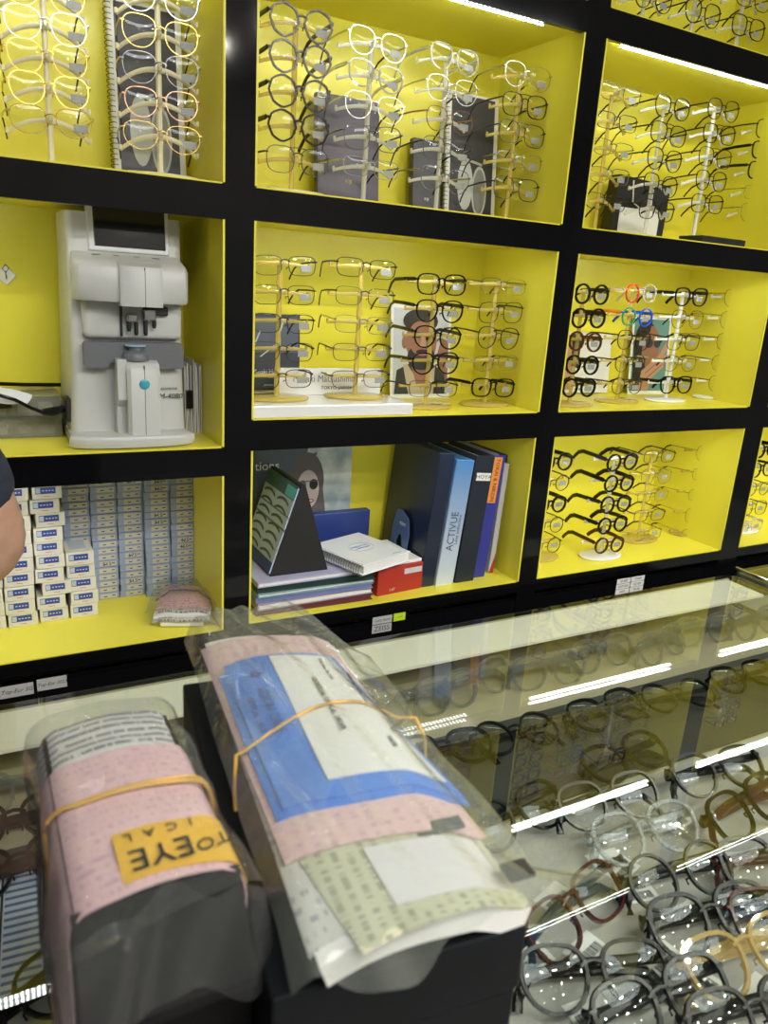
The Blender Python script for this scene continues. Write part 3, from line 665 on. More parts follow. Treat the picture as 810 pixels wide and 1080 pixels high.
# screen: recessed, slightly tilted
Msc = Matrix.Translation(Vector((0, -.060, .358))) @ Matrix.Rotation(-.12, 4, 'X')
MB().rbox(Lx(.212), Lx(.358), -.003, .02, -.004, .085, .003, 2, Msc).build('screen_bezel', LP, t)
MB().rbox(Lx(.222), Lx(.351), -.0045, .0, .004, .080, .002, 1, Msc).build('screen', SCREEN, t)
# housing below head
MB().rbox(Lx(.194), Lx(.374), -.088, -.05, .200, .272, .010, 3).build('optics_housing', LW, t, smooth=True)
# mechanism
mech = MB().rbox(Lx(.258), Lx(.262), -.094, -.088, .205, .262, .001, 1).build('measuring_unit', BLKM, t)
MB().rbox(Lx(.268), Lx(.288), -.108, -.09, .232, .247, .003, 2).rbox(Lx(.298), Lx(.322), -.104, -.09, .235, .256, .003, 2).build('carriage', CHR, mech)
mb = MB()
for bx_, l_ in ((.272, .215), (.285, .208), (.302, .208), (.318, .222)):
    mb.lathe([(.0028, l_), (.004, l_ + .004), (.004, .236)], (Lx(bx_), -.100, 0), n=10)
mb.rbox(Lx(.30), Lx(.345), -.098, -.088, .245, .262, .002, 1).build('marking_pins', BLKM, mech, smooth=True)
# grey lens table band with lower notch
gp = [(Lx(.193), .150), (Lx(.193), .190), (Lx(.197), .194), (Lx(.370), .194), (Lx(.374), .190), (Lx(.374), .150), (Lx(.370), .146), (Lx(.275), .146), (Lx(.262), .154), (Lx(.240), .156), (Lx(.232), .146), (Lx(.197), .146)]
MB().prism(gp, -.092, -.06, 'y').build('lens_table', LG, t)
# lower pillar
pp = [(Lx(.262), -.06), (Lx(.262), -.122), (Lx(.268), -.128), (Lx(.314), -.128), (Lx(.322), -.122), (Lx(.322), -.06)]
loft([sc_ring(pp, 1, .02), sc_ring(pp, 1, .145), sc_ring(pp, 1, .156, .006), sc_ring(pp, .98, .162, .02)], 'pillar', LW, t)
MB().prism([(-.10, .02), (-.06, .02), (-.06, .165), (-.116, .165), (-.116, .09), (-.10, .075)], Lx(.246), Lx(.263), 'x').build('pillar_flank', LW, t)
MB().box(Lx(.2922), Lx(.293), -.1284, -.12, .022, .155).build('seam', GROOVE, t)
MB().lathe([(.024, 0), (.024, .010), (.019, .016), (.012, .018), (.012, .024), (.018, .026)], (Lx(.283), -.098, .162), n=24, sy=.8).build('lens_support', LG, t, smooth=True)
MB().lathe([(.019, 0), (.019, .003)], (Lx(.283), -.098, .188), n=24, sy=.7).build('lens_ring', mat('pale_blue_ring', (.3, .45, .6), .2), t, smooth=True)
MB().lathe([(.0095, 0), (.0095, .002), (.006, .0035)], (Lx(.292), -.1275, .121), n=20, axis='y').build('button', BBL, t, smooth=True, label='blue round button')
text('M-4080', .0150, INK, t, (Lx(.3515), -.0765, .090), shear=.2); text('LENSMETER', .0062, INK, t, (Lx(.347), -.0765, .105), shear=.2, sx=1.1)
# side socket with plug, cable
sk = MB().rbox(Lx(.160), Lx(.170), -.06, -.02, .040, .085, .002, 1).build('power_socket', BLKM, t)
cab = MB().tube([(.158, 1.556, -.265), (.135, 1.55, -.270), (.118, 1.548, -.270)], [.007, .009, .006], 8)
cab.tube([(.118, 1.548, -.270), (.100, 1.548, -.262), (.075, 1.55, -.247), (.045, 1.56, -.238), (.0, 1.60, -.235), (-.06, 1.66, -.25)], .0035, 8)
tag(cab.build('power_cable', MBLACK, smooth=True), 'black power cable plugged into side of the lens meter', 'cable')
cab2 = MB().tube([(.17, 1.71, -.242), (.10, 1.70, -.240), (.03, 1.69, -.236), (-.1, 1.69, -.24)], .004, 8)
tag(cab2.build('power_cable', MBLACK, smooth=True), 'straight black cable running along behind the organizer boxes', 'cable')
# paper stack with clip right of the meter
t = thing('paper_sheaf', (.424, 1.60, -.329), 'standing sheaf of white papers right of the lens meter', 'papers')
mb = MB()
for i in range(14):
    x = -.026 + i * .0028; top = .150 + random.uniform(-.012, .008); mb.box(x, x + .0012, -.012 + random.uniform(0, .01), .07 + random.uniform(-.01, .03), 0, top, Matrix.Rotation(random.uniform(-.03, .01), 4, 'Y'))
mb.build('sheets', PAPER, t)
MB().rbox(-.026, -.012, -.020, .0, .055, .092, .001, 1).build('binder_clip', MBLACK, t)
# organiser boxes
ORGM = sheet_glass('clear_organiser_plastic', (.82, .83, .80), 1.45, .15, .28, (.5, .5, .46))
for k, (z, lab) in enumerate(((-.329, 'lower clear compartment box left of the lens meter'), (-.288, 'upper clear compartment box with black latch left of the lens meter'))):
    t = thing('organizer_box', (.035, 1.62, z), lab, 'box', 'compartment boxes beside the lens meter')
    mb = MB(); mb.box(-.13, .122, -.02, .10, .0005, .003); mb.box(-.13, .122, -.02, -.018, .003, .036); mb.box(-.13, .122, .098, .10, .003, .036); mb.box(.12, .122, -.018, .098, .003, .036); mb.box(-.13, -.128, -.018, .098, .003, .036)
    for i in range(5): mb.box(-.09 + i * .042, -.089 + i * .042, -.018, .098, .003, .032)
    mb.build('tray', ORGM, t); MB().rbox(-.132, .124, -.022, .102, .0365, .0405, .001, 1).build('lid', ORGM, t)
    for i in range(5): MB().rbox(-.082 + i * .042, -.058 + i * .042, .0, .05, .0035, .018, .002, 1).build('contents', mat('small_parts', (.42, .38, .26), .6) if i % 2 else PAPER, t)
    if k: MB().rbox(.005, .035, -.026, -.021, .018, .036, .001, 1).build('latch', BLKM, t)
# white cloth
def cl(u, v): return (-.03 + u * .125 + .01 * math.sin(v * 5), 1.57 + v * .06 - .015 * u, -.228 - .018 * u * u - .03 * max(0, .4 - v) + .006 * math.sin(u * 7 + v * 4))
o = MB().grid(cl, 14, 8, .0015).build('cleaning_cloth', mat('white_cloth', (.62, .64, .70), .9), smooth=True); tag(o, 'white cleaning cloth draped on the clear organizer boxes', 'cloth')
# hook
t = thing('adhesive_hook', (.084, BK, -.03), 'small white diamond adhesive hook on the yellow back panel', 'hook')
MB().rbox(-.014, .014, -.003, -.0002, -.014, .014, .004, 3, Matrix.Rotation(PI / 4, 4, 'Y')).build('plate', WHITEP, t)
MB().tube([(0, -.003, .008), (0, -.004, -.002), (.0, -.010, -.008), (0, -.016, -.006), (0, -.017, .0)], .0014, 6).build('hook_wire', CHR, t)
MB().tube([(0, -.004, .02), (.006, -.006, .014), (0, -.005, .004), (-.006, -.006, .012), (0, -.004, .02)], .0012, 6).build('ring', CHR, t)

# ------------------------------------------------------------------ lens boxes in the lower left cubby
ZL = -.727
WBOX = mat('white_carton', (.66, .65, .58), .5); NAVL = mat('blue_carton_label', (.025, .06, .30), .4); LBL2 = mat('pale_label_square', (.45, .52, .62), .5); REDI = mat('red_ink', (.6, .12, .08), .5)
def white_box(name='contact_lens_box'):
    r = bpy.data.objects.new('contact_lens_box', None); C.objects.link(r); r['category'] = 'box'; r.empty_display_size = .02
    MB().rbox(-.0275, .0275, 0, .10, .0002, .0292, .0008, 1).build('carton', WBOX, r)
    mb = MB(); mb.box(-.022, .016, -.0004, .0002, .011, .0245); mb.m = 1; mb.box(-.0212, -.0125, -.0007, -.0003, .0125, .0232); mb.m = 2; mb.box(-.006, .006, -.0005, .0002, .0055, .0066)
    mb.m = 3
    for i in range(4): mb.box(-.009 + i * .006, -.0055 + i * .006, -.0007, -.0004, .0165, .0188)
    mb.m = 1; mb.box(-.018, .016, .02, .08, .0291, .0294)
    mb.build('printed_label', [NAVL, LBL2, REDI, PGREY], r, fix=False); return r
wb = None
cols = [(-.056, 1.612, 11, 'stack behind the elbow'), (.000, 1.606, 4, 'low stack beside the elbow'), (.0595, 1.606, 11, 'second white stack'), (.120, 1.612, 11, 'tall right white stack'), (.181, 1.615, 5, 'short white stack')]
for x, y, n, nm in cols:
    for k in range(n):
        dx = random.uniform(-.003, .003) + (.008 if (n == 11 and x > .1 and k in (2, 7)) else 0)
        loc = (x + dx, y + random.uniform(-.003, .003), ZL + k * .0299); rot = (0, 0, random.uniform(-.04, .04))
        lab = f'white contact lens box with blue label, {NTH[k]} in {nm}'; g = 'white contact lens boxes'
        if wb is None: wb = white_box(); wb.location = loc; wb.rotation_euler = rot; wb['label'] = lab; wb['group'] = g
        else: copy_tree(wb, loc, rot, lab, g)
BBOX = noise_vary(mat('pale_blue_carton', (.30, .37, .55), .5), (.28, .35, .52), (.34, .40, .58), 20); CRM = print_mat('cream_box_label', (.56, .55, .48), (.08, .08, .10), rows=140, words=160, axis='Z', amount=.42)
def blue_box():
    r = bpy.data.objects.new('lens_box', None); C.objects.link(r); r['category'] = 'box'; r.empty_display_size = .02
    MB().rbox(-.0272, .0272, 0, .032, .0002, .0153, .0006, 1).build('carton', BBOX, r)
    mb = MB(); mb.box(-.014, .022, -.0004, .0002, .0028, .0128); mb.m = 1; mb.box(-.006, .001, -.0007, -.0004, .006, .0078); mb.box(.012, .019, -.0007, -.0004, .0075, .0094)
    mb.build('printed_label', [CRM, INK], r, fix=False); return r
bb = None
nums = {(3, 17): '575', (1, 19): '215', (2, 5): '515', (3, 6): '675', (3, 2): '515', (4, 17): '560', (4, 16): '560', (4, 12): '515', (4, 11): '515', (5, 8): '425', (5, 7): '450'}
for ci, x in enumerate((.128, .184, .240, .297, .353, .409)):
    if ci == 0: continue
    for k in range(20):
        loc = (x + random.uniform(-.0012, .0012), 1.690 - (.004 * ci if ci > 3 else 0) + random.uniform(-.002, .002), ZL + k * .0157); rot = (0, 0, random.uniform(-.02, .02))
        lab = f'pale blue lens box, {NTH[k]} of {["", "leftmost", "second", "middle", "fourth", "rightmost"][ci]} blue stack'; g = 'pale blue lens boxes'
        if bb is None: bb = blue_box(); bb.location = loc; bb.rotation_euler = rot; bb['label'] = lab; bb['group'] = g; cur = bb
        else: cur = copy_tree(bb, loc, rot, lab, g)
        nk = (ci, k)
        if nk in nums: NUMTODO = text(nums[nk], .011, INK, cur, (.002, -.001, .0072), sx=1.2, name='handwritten_number')
# rubber-banded papers in bag at right
t = thing('paper_bundle', (.385, 1.560, ZL), 'pink and white papers in a plastic bag beside blue boxes', 'papers', rot=(0, 0, -.35))
t.scale = (1.0, 1.12, 1.3)
PINKP = print_mat('pink_print', (.68, .42, .44), (.25, .18, .25), 160, 60, 'Y', .45); GREYPR = print_mat('newsprint', (.50, .48, .44), (.15, .15, .18), 170, 70, 'Y', .5)
def bulge(u, v, z, w_=.13, l_=.15, c=.012): return ((u - .5) * w_, (v - .5) * l_, z + c * math.sin(PI * u) * math.sin(PI * min(1, v * 1.2 + .1)) + .002 * math.sin(9 * u + 5 * v))
MB().rbox(-.045, .045, -.07, .06, .002, .012, .002, 1).build('booklet', FRAMEW, t)
for k, (mm, nm) in enumerate(((GREYPR, 'printed_sheet'), (PAPER, 'folded_sheet'), (GREYPR, 'printed_sheet'), (PINKP, 'pink_sheet'))):
    MB().grid(lambda u, v, k=k: bulge(u, v, .014 + k * .0055, .12 - .004 * k, .15 - .012 * k), 12, 8, .004).build(nm, mm, t, smooth=True)
MB().tube([(-.062, -.01, .026), (-.03, -.012, .045), (0, -.015, .048), (.03, -.012, .045), (.062, -.01, .024)], .0015, 6).build('rubber_band', mat('dark_band', (.12, .08, .15), .5), t)
BAGM = sheet_glass('plastic_bag_film', (.93, .94, .93), 1.40, .10, .02, (.60, .61, .60), gain=.7, bump=.35, bscale=25)
MB().grid(lambda u, v: bulge(u, v, .034, .142, .178, .018 - .0), 20, 16, .0004).build('plastic_bag', BAGM, t, smooth=True)

# ------------------------------------------------------------------ lower middle cubby
# eye wear poster
PMIST = noise_vary(mat('print_mist', (.45, .52, .52), .5), (.25, .32, .36), (.62, .66, .60), 14); PSLT = mat('print_slate', (.07, .09, .12), .5)
PSK2 = mat('print_pale_skin', (.52, .44, .42), .5); PHR = mat('print_grey_hair', (.10, .085, .09), .5)
p = picture('lens_poster', .325, .255, PMIST, [(PSLT, [(0, .0), (.45, 0), (.62, 1), (0, 1)]), (PHR, ell(.62, .66, .14, .30)), (PHR, [(.50, .1), (.80, .15), (.74, .7), (.5, .75)]),
    (PSK2, ell(.625, .58, .095, .20)), (PHR, [(.50, .62), (.54, .9), (.70, .96), (.66, .84), (.56, .75)]), (INK, ell(.672, .63, .036, .055)), (PSLT, ell(.580, .63, .030, .05)), (PHR, [(.53, .67), (.72, .67), (.72, .66), (.53, .66)]), (LIP, ell(.645, .46, .035, .022)), (FRAMEW, ell(.645, .462, .022, .007)),
    (FRAMEW, [(.615, .22), (1, .24), (1, .25), (.615, .23)]), (FRAMEW, [(.60, .10), (.95, .11), (.95, .20), (.60, .19)])],
    (.700, 1.725, -.660), (-.02, 0, 0), 'pale lens poster of a woman in sunglasses behind notebooks', 'poster')
text('tions', .032, WINK, p, (-.070, -.004, .215), align='CENTER'); text('Light Intelligence', .010, PSLT, p, (.09, -.006, .075))
o = MB().rbox(-.12, .08, 0, .025, 0, .150, .002, 2).build('box_file', mat('royal_blue_board', (.02, .045, .22), .4), loc=(.830, 1.70, Z3)); tag(o, 'royal blue box file standing below the lens poster', 'box file')
# stack of pads
pad_cols = [('maroon_pad', (.12, .02, .03), .014, 'maroon pad at the bottom of the left notebook stack'), ('lilac_pad', (.36, .30, .42), .016, 'lilac pad in the left notebook stack, second from bottom'),
            ('blue_grey_pad', (.18, .22, .42), .013, 'blue grey pad in the middle of the left notebook stack'), ('teal_pad', (.22, .38, .42), .010, 'pale teal pad in the left notebook stack'),
            ('green_pad', (.012, .04, .035), .015, 'dark green pad near the top of the left notebook stack'), ('violet_pad', (.42, .42, .62), .013, 'pale violet pad on top of the left notebook stack')]
z = Z3
for i, (nm, col, h_, lab) in enumerate(pad_cols):
    t = thing('notepad', (.665 + random.uniform(-.004, .004), 1.565, z), lab, 'notepad', 'notepads stacked in the lower middle cubby', rot=(0, 0, random.uniform(-.03, .03)))
    cm = mat(nm.replace('_pad', '_cover'), col, .4)
    MB().rbox(-.145, .145, -.090, .095, .0, .0025, .0008, 1).rbox(-.145, .145, -.090, .095, h_ - .003, h_ - .0003, .0008, 1).rbox(-.145, -.142, -.090, .095, .002, h_ - .002, .0008, 1).build('cover', cm, t)
    MB().box(-.141, .142, -.087, .092, .0027, h_ - .0032).build('pages', PAPER if i in (1, 3, 5) else cm, t); z += h_
ZS = z
# red box
RB = mat('red_box_card', (.42, .03, .02), .45)
t = thing('red_carton', (.880, 1.575, Z3), 'red lens carton between the notebooks and the binders', 'box', rot=(0, 0, .1))
MB().rbox(-.062, .072, -.085, .08, 0, .070, .001, 1).build('carton', RB, t); MB().box(.015, .068, -.0857, -.084, .046, .060).build('silver_label', PGREY, t, label='grey strip printed on the front'); text('1.67', .010, WINK, t, (-.02, -.0862, .012))
MB().rbox(-.065, .070, -.080, .075, .0702, .078, .001, 1).build('loose_sheets', PAPER, t)
# spiral notebook
t = thing('spiral_notebook', (.800, 1.545, ZS + .002), 'white spiral notebook with blue round emblem lying open-side right', 'notebook', rot=(0, 0, .32))
MB().rbox(-.078, .085, -.095, .085, .0, .003, .001, 1).rbox(-.078, .085, -.095, .085, .022, .025, .001, 1).build('cover', mat('glossy_white_cover', (.80, .83, .88), .2), t)
MB().box(-.072, .082, -.092, .082, .003, .022).build('pages', PAPER, t)
mb = MB()
for i in range(22):
    y = -.090 + i * .0082; mb.tube([(-.078 + math.cos(a) * .010, y, .0125 + math.sin(a) * .0145) for a in [k * PI / 5 for k in range(10)]], .0009, 4, closed=True)
mb.build('spiral_binding', CHR, t)
EB = mat('emblem_blue', (.16, .28, .60), .4)
MB().tube([(.01 + math.cos(k * PI / 16) * .034, math.sin(k * PI / 16) * .026, .0252) for k in range(32)], .0005, 4, closed=True).build('emblem_ring', EB, t)
text('ESSENTIAL', .012, EB, t, (.01, .006, .0253), rot=(0, 0, 0)); text('VISION LENS', .008, EB, t, (.01, -.006, .0253), rot=(0, 0, 0)); text('www.lenses.com', .004, EB, t, (.05, -.08, .0253), rot=(0, 0, 0))
# tent brochure stand
t = thing('tent_display', (.622, 1.50, ZS), 'black triangular tent display with striped lens cards', 'display stand')
hT = .205
tri = [(-.062, 0), (.078, 0), (.016, hT), (.006, hT)]
MB().prism(tri, 0, .19, 'y').build('tent_board', mat('tent_black', (.008, .008, .008), .6), t)
Mt = Matrix.Translation(Vector((-.062, 0, 0))) @ Matrix.Rotation(math.atan2(.068, hT), 4, 'Y')
CARD = print_mat('lens_card', (.42, .50, .72), (.08, .09, .14), 70, 50, 'Z', .42)
def strip(mb): return mb
card = MB().box(-.004, -.0005, .004, .186, .004, .208, Mt).build('lens_card', CARD, t)
mb = MB(); mb.box(-.0048, -.0040, .004, .186, .178, .212, Mt); mb.m = 1; mb.box(-.0048, -.0040, .004, .186, .004, .030, Mt); mb.m = 2; mb.box(-.0049, -.0040, .004, .060, .180, .205, Mt)
mb.m = 3
for r_ in range(7):
    for c_ in range(2):
        zc_ = .165 - r_ * .021; y0_ = .02 + c_ * .085
        mb.add([Mt @ Vector((-.0052, y0_ + .07 * i / 8, zc_ - .010 * math.sin(PI * i / 8) * 0 - .008 * (1 - (i / 4 - 1) ** 2) * -1 + o_)) for o_ in (0, -.0060) for i in range(9)], [(i, i + 1, i + 10, i + 9) for i in range(8)])
mb.build('header_strips', [mat('card_header', (.05, .12, .16), .3), mat('card_navy', (.02, .04, .20), .4), mat('card_cyan', (.10, .42, .60), .3), PSLT], t, fix=False)
# binders
def binder(x, y, w_, h_, d_, lean, m_, label, gr=True, hole=True, ring=False):
    t = thing('ring_binder', (x, y, Z3), label, 'binder', 'ring binders leaning in the lower middle cubby', rot=(0, lean, 0))
    MB().rbox(0, w_, 0, .003, 0, h_, .001, 1).build('spine', m_, t)
    MB().rbox(0, .003, .002, d_, 0, h_, .001, 1).rbox(w_ - .003, w_, .002, d_, 0, h_, .001, 1).build('cover', m_, t)
    MB().box(.0045, w_ - .005, .012, d_ - .012, .004, h_ - .012).build('pages', PAPER, t)
    return t
NV = mat('navy_vinyl', (.012, .020, .045), .28, spec=.6); LBG = mat('sky_gradient_board', (.25, .5, .8), .35)
nt = LBG.node_tree; tc = nt.nodes.new('ShaderNodeTexCoord'); sp = nt.nodes.new('ShaderNodeSeparateXYZ'); mr = nt.nodes.new('ShaderNodeMapRange'); rp = nt.nodes.new('ShaderNodeValToRGB')
nt.links.new(tc.outputs['Object'], sp.inputs[0]); nt.links.new(sp.outputs[2], mr.inputs[0]); mr.inputs[2].default_value = .34; nt.links.new(mr.outputs[0], rp.inputs[0])
rp.color_ramp.elements[0].color = (.62, .68, .74, 1); rp.color_ramp.elements[1].color = (.04, .20, .50, 1); nt.links.new(rp.outputs[0], nt.nodes['Principled BSDF'].inputs['Base Color'])
CH = mat('charcoal_navy_board', (.012, .018, .030), .45); RBL = mat('ultramarine_board', (.03, .035, .28), .4)
b1 = binder(.955, 1.500, .042, .345, .22, .085, NV, 'glossy navy ring binder at the left end of the row')
be = thing('bookend', (.948, 1.57, Z3), 'slate blue metal bookend against the leftmost navy binder', 'bookend', rot=(0, .085, 0))
bp = [(0, 0), (0, .12), (.012, .155), (.05, .17), (.075, .165), (.085, .12), (.085, 0), (.058, 0), (.058, .085), (.048, .105), (.036, .105), (.028, .085), (.028, 0)]
MB().prism([(y, z) for y, z in bp], -.003, -.001, 'x').build('plate', mat('slate_metal', (.12, .20, .42), .35, .3), be)
text('KENT', .012, WINK, be, (-.0035, .035, .135), rot=(PI / 2, 0, -PI / 2))
b2 = binder(1.000, 1.495, .052, .328, .215, .095, LBG, 'sky blue ring binder fading to white at the foot')
text('ACTIVUE', .030, PSLT, b2, (.022, -.0008, .145), rot=(PI / 2, -PI / 2, 0), sx=.85); text('Lens collection', .013, PSLT, b2, (.038, -.0008, .150), rot=(PI / 2, -PI / 2, 0))
b3 = binder(1.058, 1.495, .058, .335, .21, .085, CH, 'charcoal ring binder with white label near the top')
MB().rbox(.010, .054, -.0015, .0, .272, .292, .0005, 1).build('spine_label', FRAMEW, b3, label='white label'); text('HOYA', .013, PSLT, b3, (.032, -.002, .282), sx=1.3)
b4 = binder(1.121, 1.510, .040, .330, .19, .085, RBL, 'ultramarine ring binder with orange spine label')
MB().rbox(.004, .031, -.0015, .0, .205, .325, .0005, 1).build('spine_label', mat('orange_label', (.80, .28, .05), .5), b4, label='orange label'); text('TOKAI & NIKON', .016, INK, b4, (.018, -.002, .265), rot=(PI / 2, PI / 2, 0), sx=.95)
o = thing('folder', (1.165, 1.535, Z3), 'thin pale grey folder with red corner beside the ultramarine binder', 'folder', rot=(0, .06, 0))
MB().rbox(0, .004, 0, .17, 0, .325, .001, 1).rbox(.0045, .008, .004, .17, 0, .30, .001, 1).build('cover', mat('pale_lilac_card', (.42, .40, .48), .5), o)
MB().rbox(.0085, .014, .0, .165, 0, .315, .001, 1).build('inner_leaf', mat('dark_green_card', (.03, .12, .11), .5), o)
o = thing('folder', (1.185, 1.525, Z3), 'white folder with red triangle at its lower corner', 'folder', rot=(0, .05, 0))
MB().rbox(0, .016, 0, .17, 0, .30, .001, 1).build('cover', mat('grey_white_card', (.50, .49, .53), .5), o); MB().prism([(.001, .001), (.015, .001), (.015, .055)], -.001, -.0002, 'y').build('red_corner', RB, o)
o = binder(1.208, 1.545, .010, .318, .17, .015, mat('deep_navy_card', (.010, .015, .06), .5), 'slim deep navy folder with punched holes against the right panel')

# ------------------------------------------------------------------ glass counter
GT = -.7225
FELT = noise_vary(mat('white_tray', (.40, .39, .37), .8), (.38, .37, .35), (.43, .42, .40), 6)
CASEIN = mat('case_interior', (.40, .36, .24), .6); DMAT = mat('dark_mat', (.05, .05, .04), .7); LEDGE = mat('cream_ledge', (.85, .82, .70), .5)
GLASS = sheet_glass('counter_glass', (.955, .975, .955), 1.54)
EDGE = mat('glass_edge_green', (.30, .42, .36), .15)
cx0, cx1, cy0, cy1 = -.055, 1.863, .14, 1.290
t = thing('glass_showcase', (cx0, cy0, ZF), 'long glass-topped showcase counter in the foreground', 'display counter')
o = Vector((cx0, cy0, ZF))
def LB(x0, x1, y0, y1, z0, z1, mb=None): return (mb or MB()).box(x0 - o.x, x1 - o.x, y0 - o.y, y1 - o.y, z0 - o.z, z1 - o.z)
def rc(x0, x1, y0, y1, r, n=5):
    pts = []
    for cx_, cy_, s0 in ((x1 - r, y1 - r, 0), (x0 + .004, y1 - .004, 1), (x0 + .004, y0 + .004, 2), (x1 - .004, y0 + .004, 3)):
        rr = r if s0 == 0 else .004
        for k in range(n + 1): a = PI / 2 * (s0 + k / n); pts.append((cx_ + math.cos(a) * rr - o.x, cy_ + math.sin(a) * rr - o.y))
    return pts
MB().prism(rc(cx0, cx1, cy0, cy1, .035), GT - .008 - o.z, GT - o.z, 'z').build('glass_top', GLASS, t)
LB(cx0, cx1 - .02, cy1 - .012, cy1 - .004, GT - .10, GT - .0085).build('back_panel', CASEIN, t)
LB(cx0 + .008, cx1 - .03, 1.162, cy1 - .012, GT - .014, GT - .0085).build('rear_ledge', LEDGE, t)
LB(cx1 - .012, cx1 - .004, cy0 + .01, cy1 - .03, GT - .085, GT - .0085).build('side_glass', GLASS, t)
LB(cx0, cx0 + .008, cy0, cy1 - .012, GT - .085, GT - .0085).build('side_panel', BLKM, t)
LB(cx0, cx1, cy0, cy0 + .008, GT - .085, GT - .0085).build('front_glass', GLASS, t)
LB(cx0 + .008, cx1 - .012, cy0 + .008, cy1 - .012, -.82, -.805).build('tray_floor', CASEIN, t)
LB(cx0 + .01, cx1 - .014, .785, 1.02, -.805, -.802).build('dark_liner', DMAT, t)
LB(cx0 + .01, cx1 - .014, cy0 + .01, .775, -.805, -.800).build('white_liner', FELT, t)
LB(cx0, cx1, cy0, cy1, -.90, -.82).build('frame_rail', BLKM, t)
LB(cx0 + .01, cx1 - .01, cy0 + .01, cy1 - .01, ZF + .08, -.90).build('carcass', BLK, t)
LB(cx0 + .04, cx1 - .04, cy0 + .05, cy1 - .03, ZF, ZF + .08).build('plinth', BLKM, t)
# second showcase beyond the right end
t2 = thing('glass_showcase', (1.93, .5, ZF), 'second glass showcase beyond the right end of the long counter', 'display counter')
MB().box(0, 1.1, 0, .82, .08, .80).build('carcass', BLK, t2); MB().box(.03, 1.07, .03, .79, 0, .08).build('plinth', BLKM, t2)
MB().box(.008, 1.092, .008, .812, .80, .812).build('white_liner', FELT, t2)
MB().box(0, 1.1, 0, .82, .902, .91).build('glass_top', GLASS, t2)
MB().box(0, .006, 0, .82, .80, .9015).build('side_glass', GLASS, t2); MB().box(.007, 1.1, .814, .82, .80, .9015).build('back_glass', GLASS, t2)
MB().rbox(-.004, .004, -.004, .826, .9105, .918, .001, 1).build('edge_trim', CHR, t2)

# frames lying in the showcase
CG = {}
def cmodel(key, desc, **k): CG[key] = [desc, make_glasses(folded=True, s=1.48, tagpos=0, **k), False]
cmodel('black', 'black acetate', shape='panto', w=.050, h=.044, br=.018, t=.0032, d=.004, fm=MBLACK, tm=MBLACK)
cmodel('blackround', 'matt grey-black round', shape='round', w=.046, h=.045, br=.020, t=.0028, d=.004, fm=MDARK, tm=MDARK)
cmodel('blacksq', 'black square', shape='square', w=.052, h=.044, br=.018, t=.0035, d=.004, fm=MBLACK, tm=MMAROON)
cmodel('clear', 'transparent grey', shape='panto', w=.051, h=.045, br=.018, t=.0035, d=.004, fm=MSMOKE, tm=MSMOKE)
cmodel('maroon', 'maroon', shape='square', w=.051, h=.042, br=.018, t=.003, d=.004, fm=MMAROON, tm=MNAVY)
cmodel('smoke', 'smoke grey', shape='panto', w=.051, h=.046, br=.018, t=.0035, d=.004, fm=MGREY, tm=MGREY)
cmodel('gold', 'champagne gold', shape='cat', w=.052, h=.044, br=.018, t=.0035, d=.004, fm=MCHAMP, tm=MCHAMP)
cmodel('olive', 'olive brown', shape='panto', w=.050, h=.044, br=.018, t=.003, d=.004, fm=MOLIVE, tm=MBLACK)
def lay(key, px, where, yaw=-.12, tilt=.95, dx=0, z=-.765):
    d = ray(*px); p_ = Vector(d * (z / d[2])); e = CG[key]; lab = f'{e[0]} eyeglasses in the glass counter, {where}'
    loc = (p_.x + dx, p_.y, z + .004); rot = (-tilt, 0, yaw)
    if not e[2]: e[2] = True; r = e[1]; r.location = loc; r.rotation_euler = rot; r['label'] = lab; r['group'] = 'eyeglasses inside the glass counter'
    else: r = copy_tree(e[1], loc, rot, lab, 'eyeglasses inside the glass counter')
    return r
TB = print_mat('barcode_tag', (.66, .67, .70), (.10, .10, .12), rows=260, words=12, axis='X', amount=.62)
lay('olive', (643, 846), 'behind the transparent pair', z=-.755); lay('clear', (682, 880), 'above the round pair', z=-.768); lay('blackround', (718, 925), 'centre of the white tray')
lay('blacksq', (790, 852), 'upper right of tray', yaw=.1); lay('smoke', (752, 972), 'below the round centre pair', yaw=-.2); lay('maroon', (608, 962), 'beside the tall black box', yaw=.25)
lay('black', (628, 1032), 'at bottom next to the black box', yaw=-.35); lay('gold', (790, 1010), 'lower right of tray', yaw=-.1); lay('smoke', (700, 1062), 'bottom edge centre', yaw=-.1)
lay('black', (800, 1075), 'bottom right corner', yaw=-.2); lay('black', (758, 815), 'far row on the right', yaw=-.15, z=-.755); lay('black', (545, 862), 'beside the plastic flap', yaw=.1)
lay('blacksq', (822, 910), 'right edge of tray', yaw=-.3); lay('maroon', (838, 965), 'cut by the right edge', yaw=-.3)
# darker row on the liner further back
for i, (px, k, w_) in enumerate((((468, 792), 'black', 'left pair on the dark liner'), ((545, 775), 'blackround', 'middle pair on the dark liner'), ((640, 750), 'smoke', 'third pair on the dark liner'), ((715, 735), 'blackround', 'fourth pair on the dark liner'), ((785, 715), 'black', 'right pair on the dark liner'), ((660, 800), 'smoke', 'alone between liner and tray'))):
    lay(k, px, w_, yaw=-.15 + .1 * (i % 3), tilt=1.25, z=-.775)
for i in range(11):
    x = .02 + i * .172; nm = ['left end', 'second from left', 'third from left', 'fourth from left', 'fifth from left', 'middle', 'sixth from right', 'fourth from right', 'third from right', 'second from right', 'right end'][i]
    r_ = copy_tree(CG['clear'][1], (x, 1.105 + .02 * (i % 2), -.772), (-.35 - .1 * (i % 3), 0, -.1 + .15 * (i % 3)), f'transparent grey eyeglasses standing along the rear ledge, {nm}', 'transparent eyeglasses along the rear ledge')
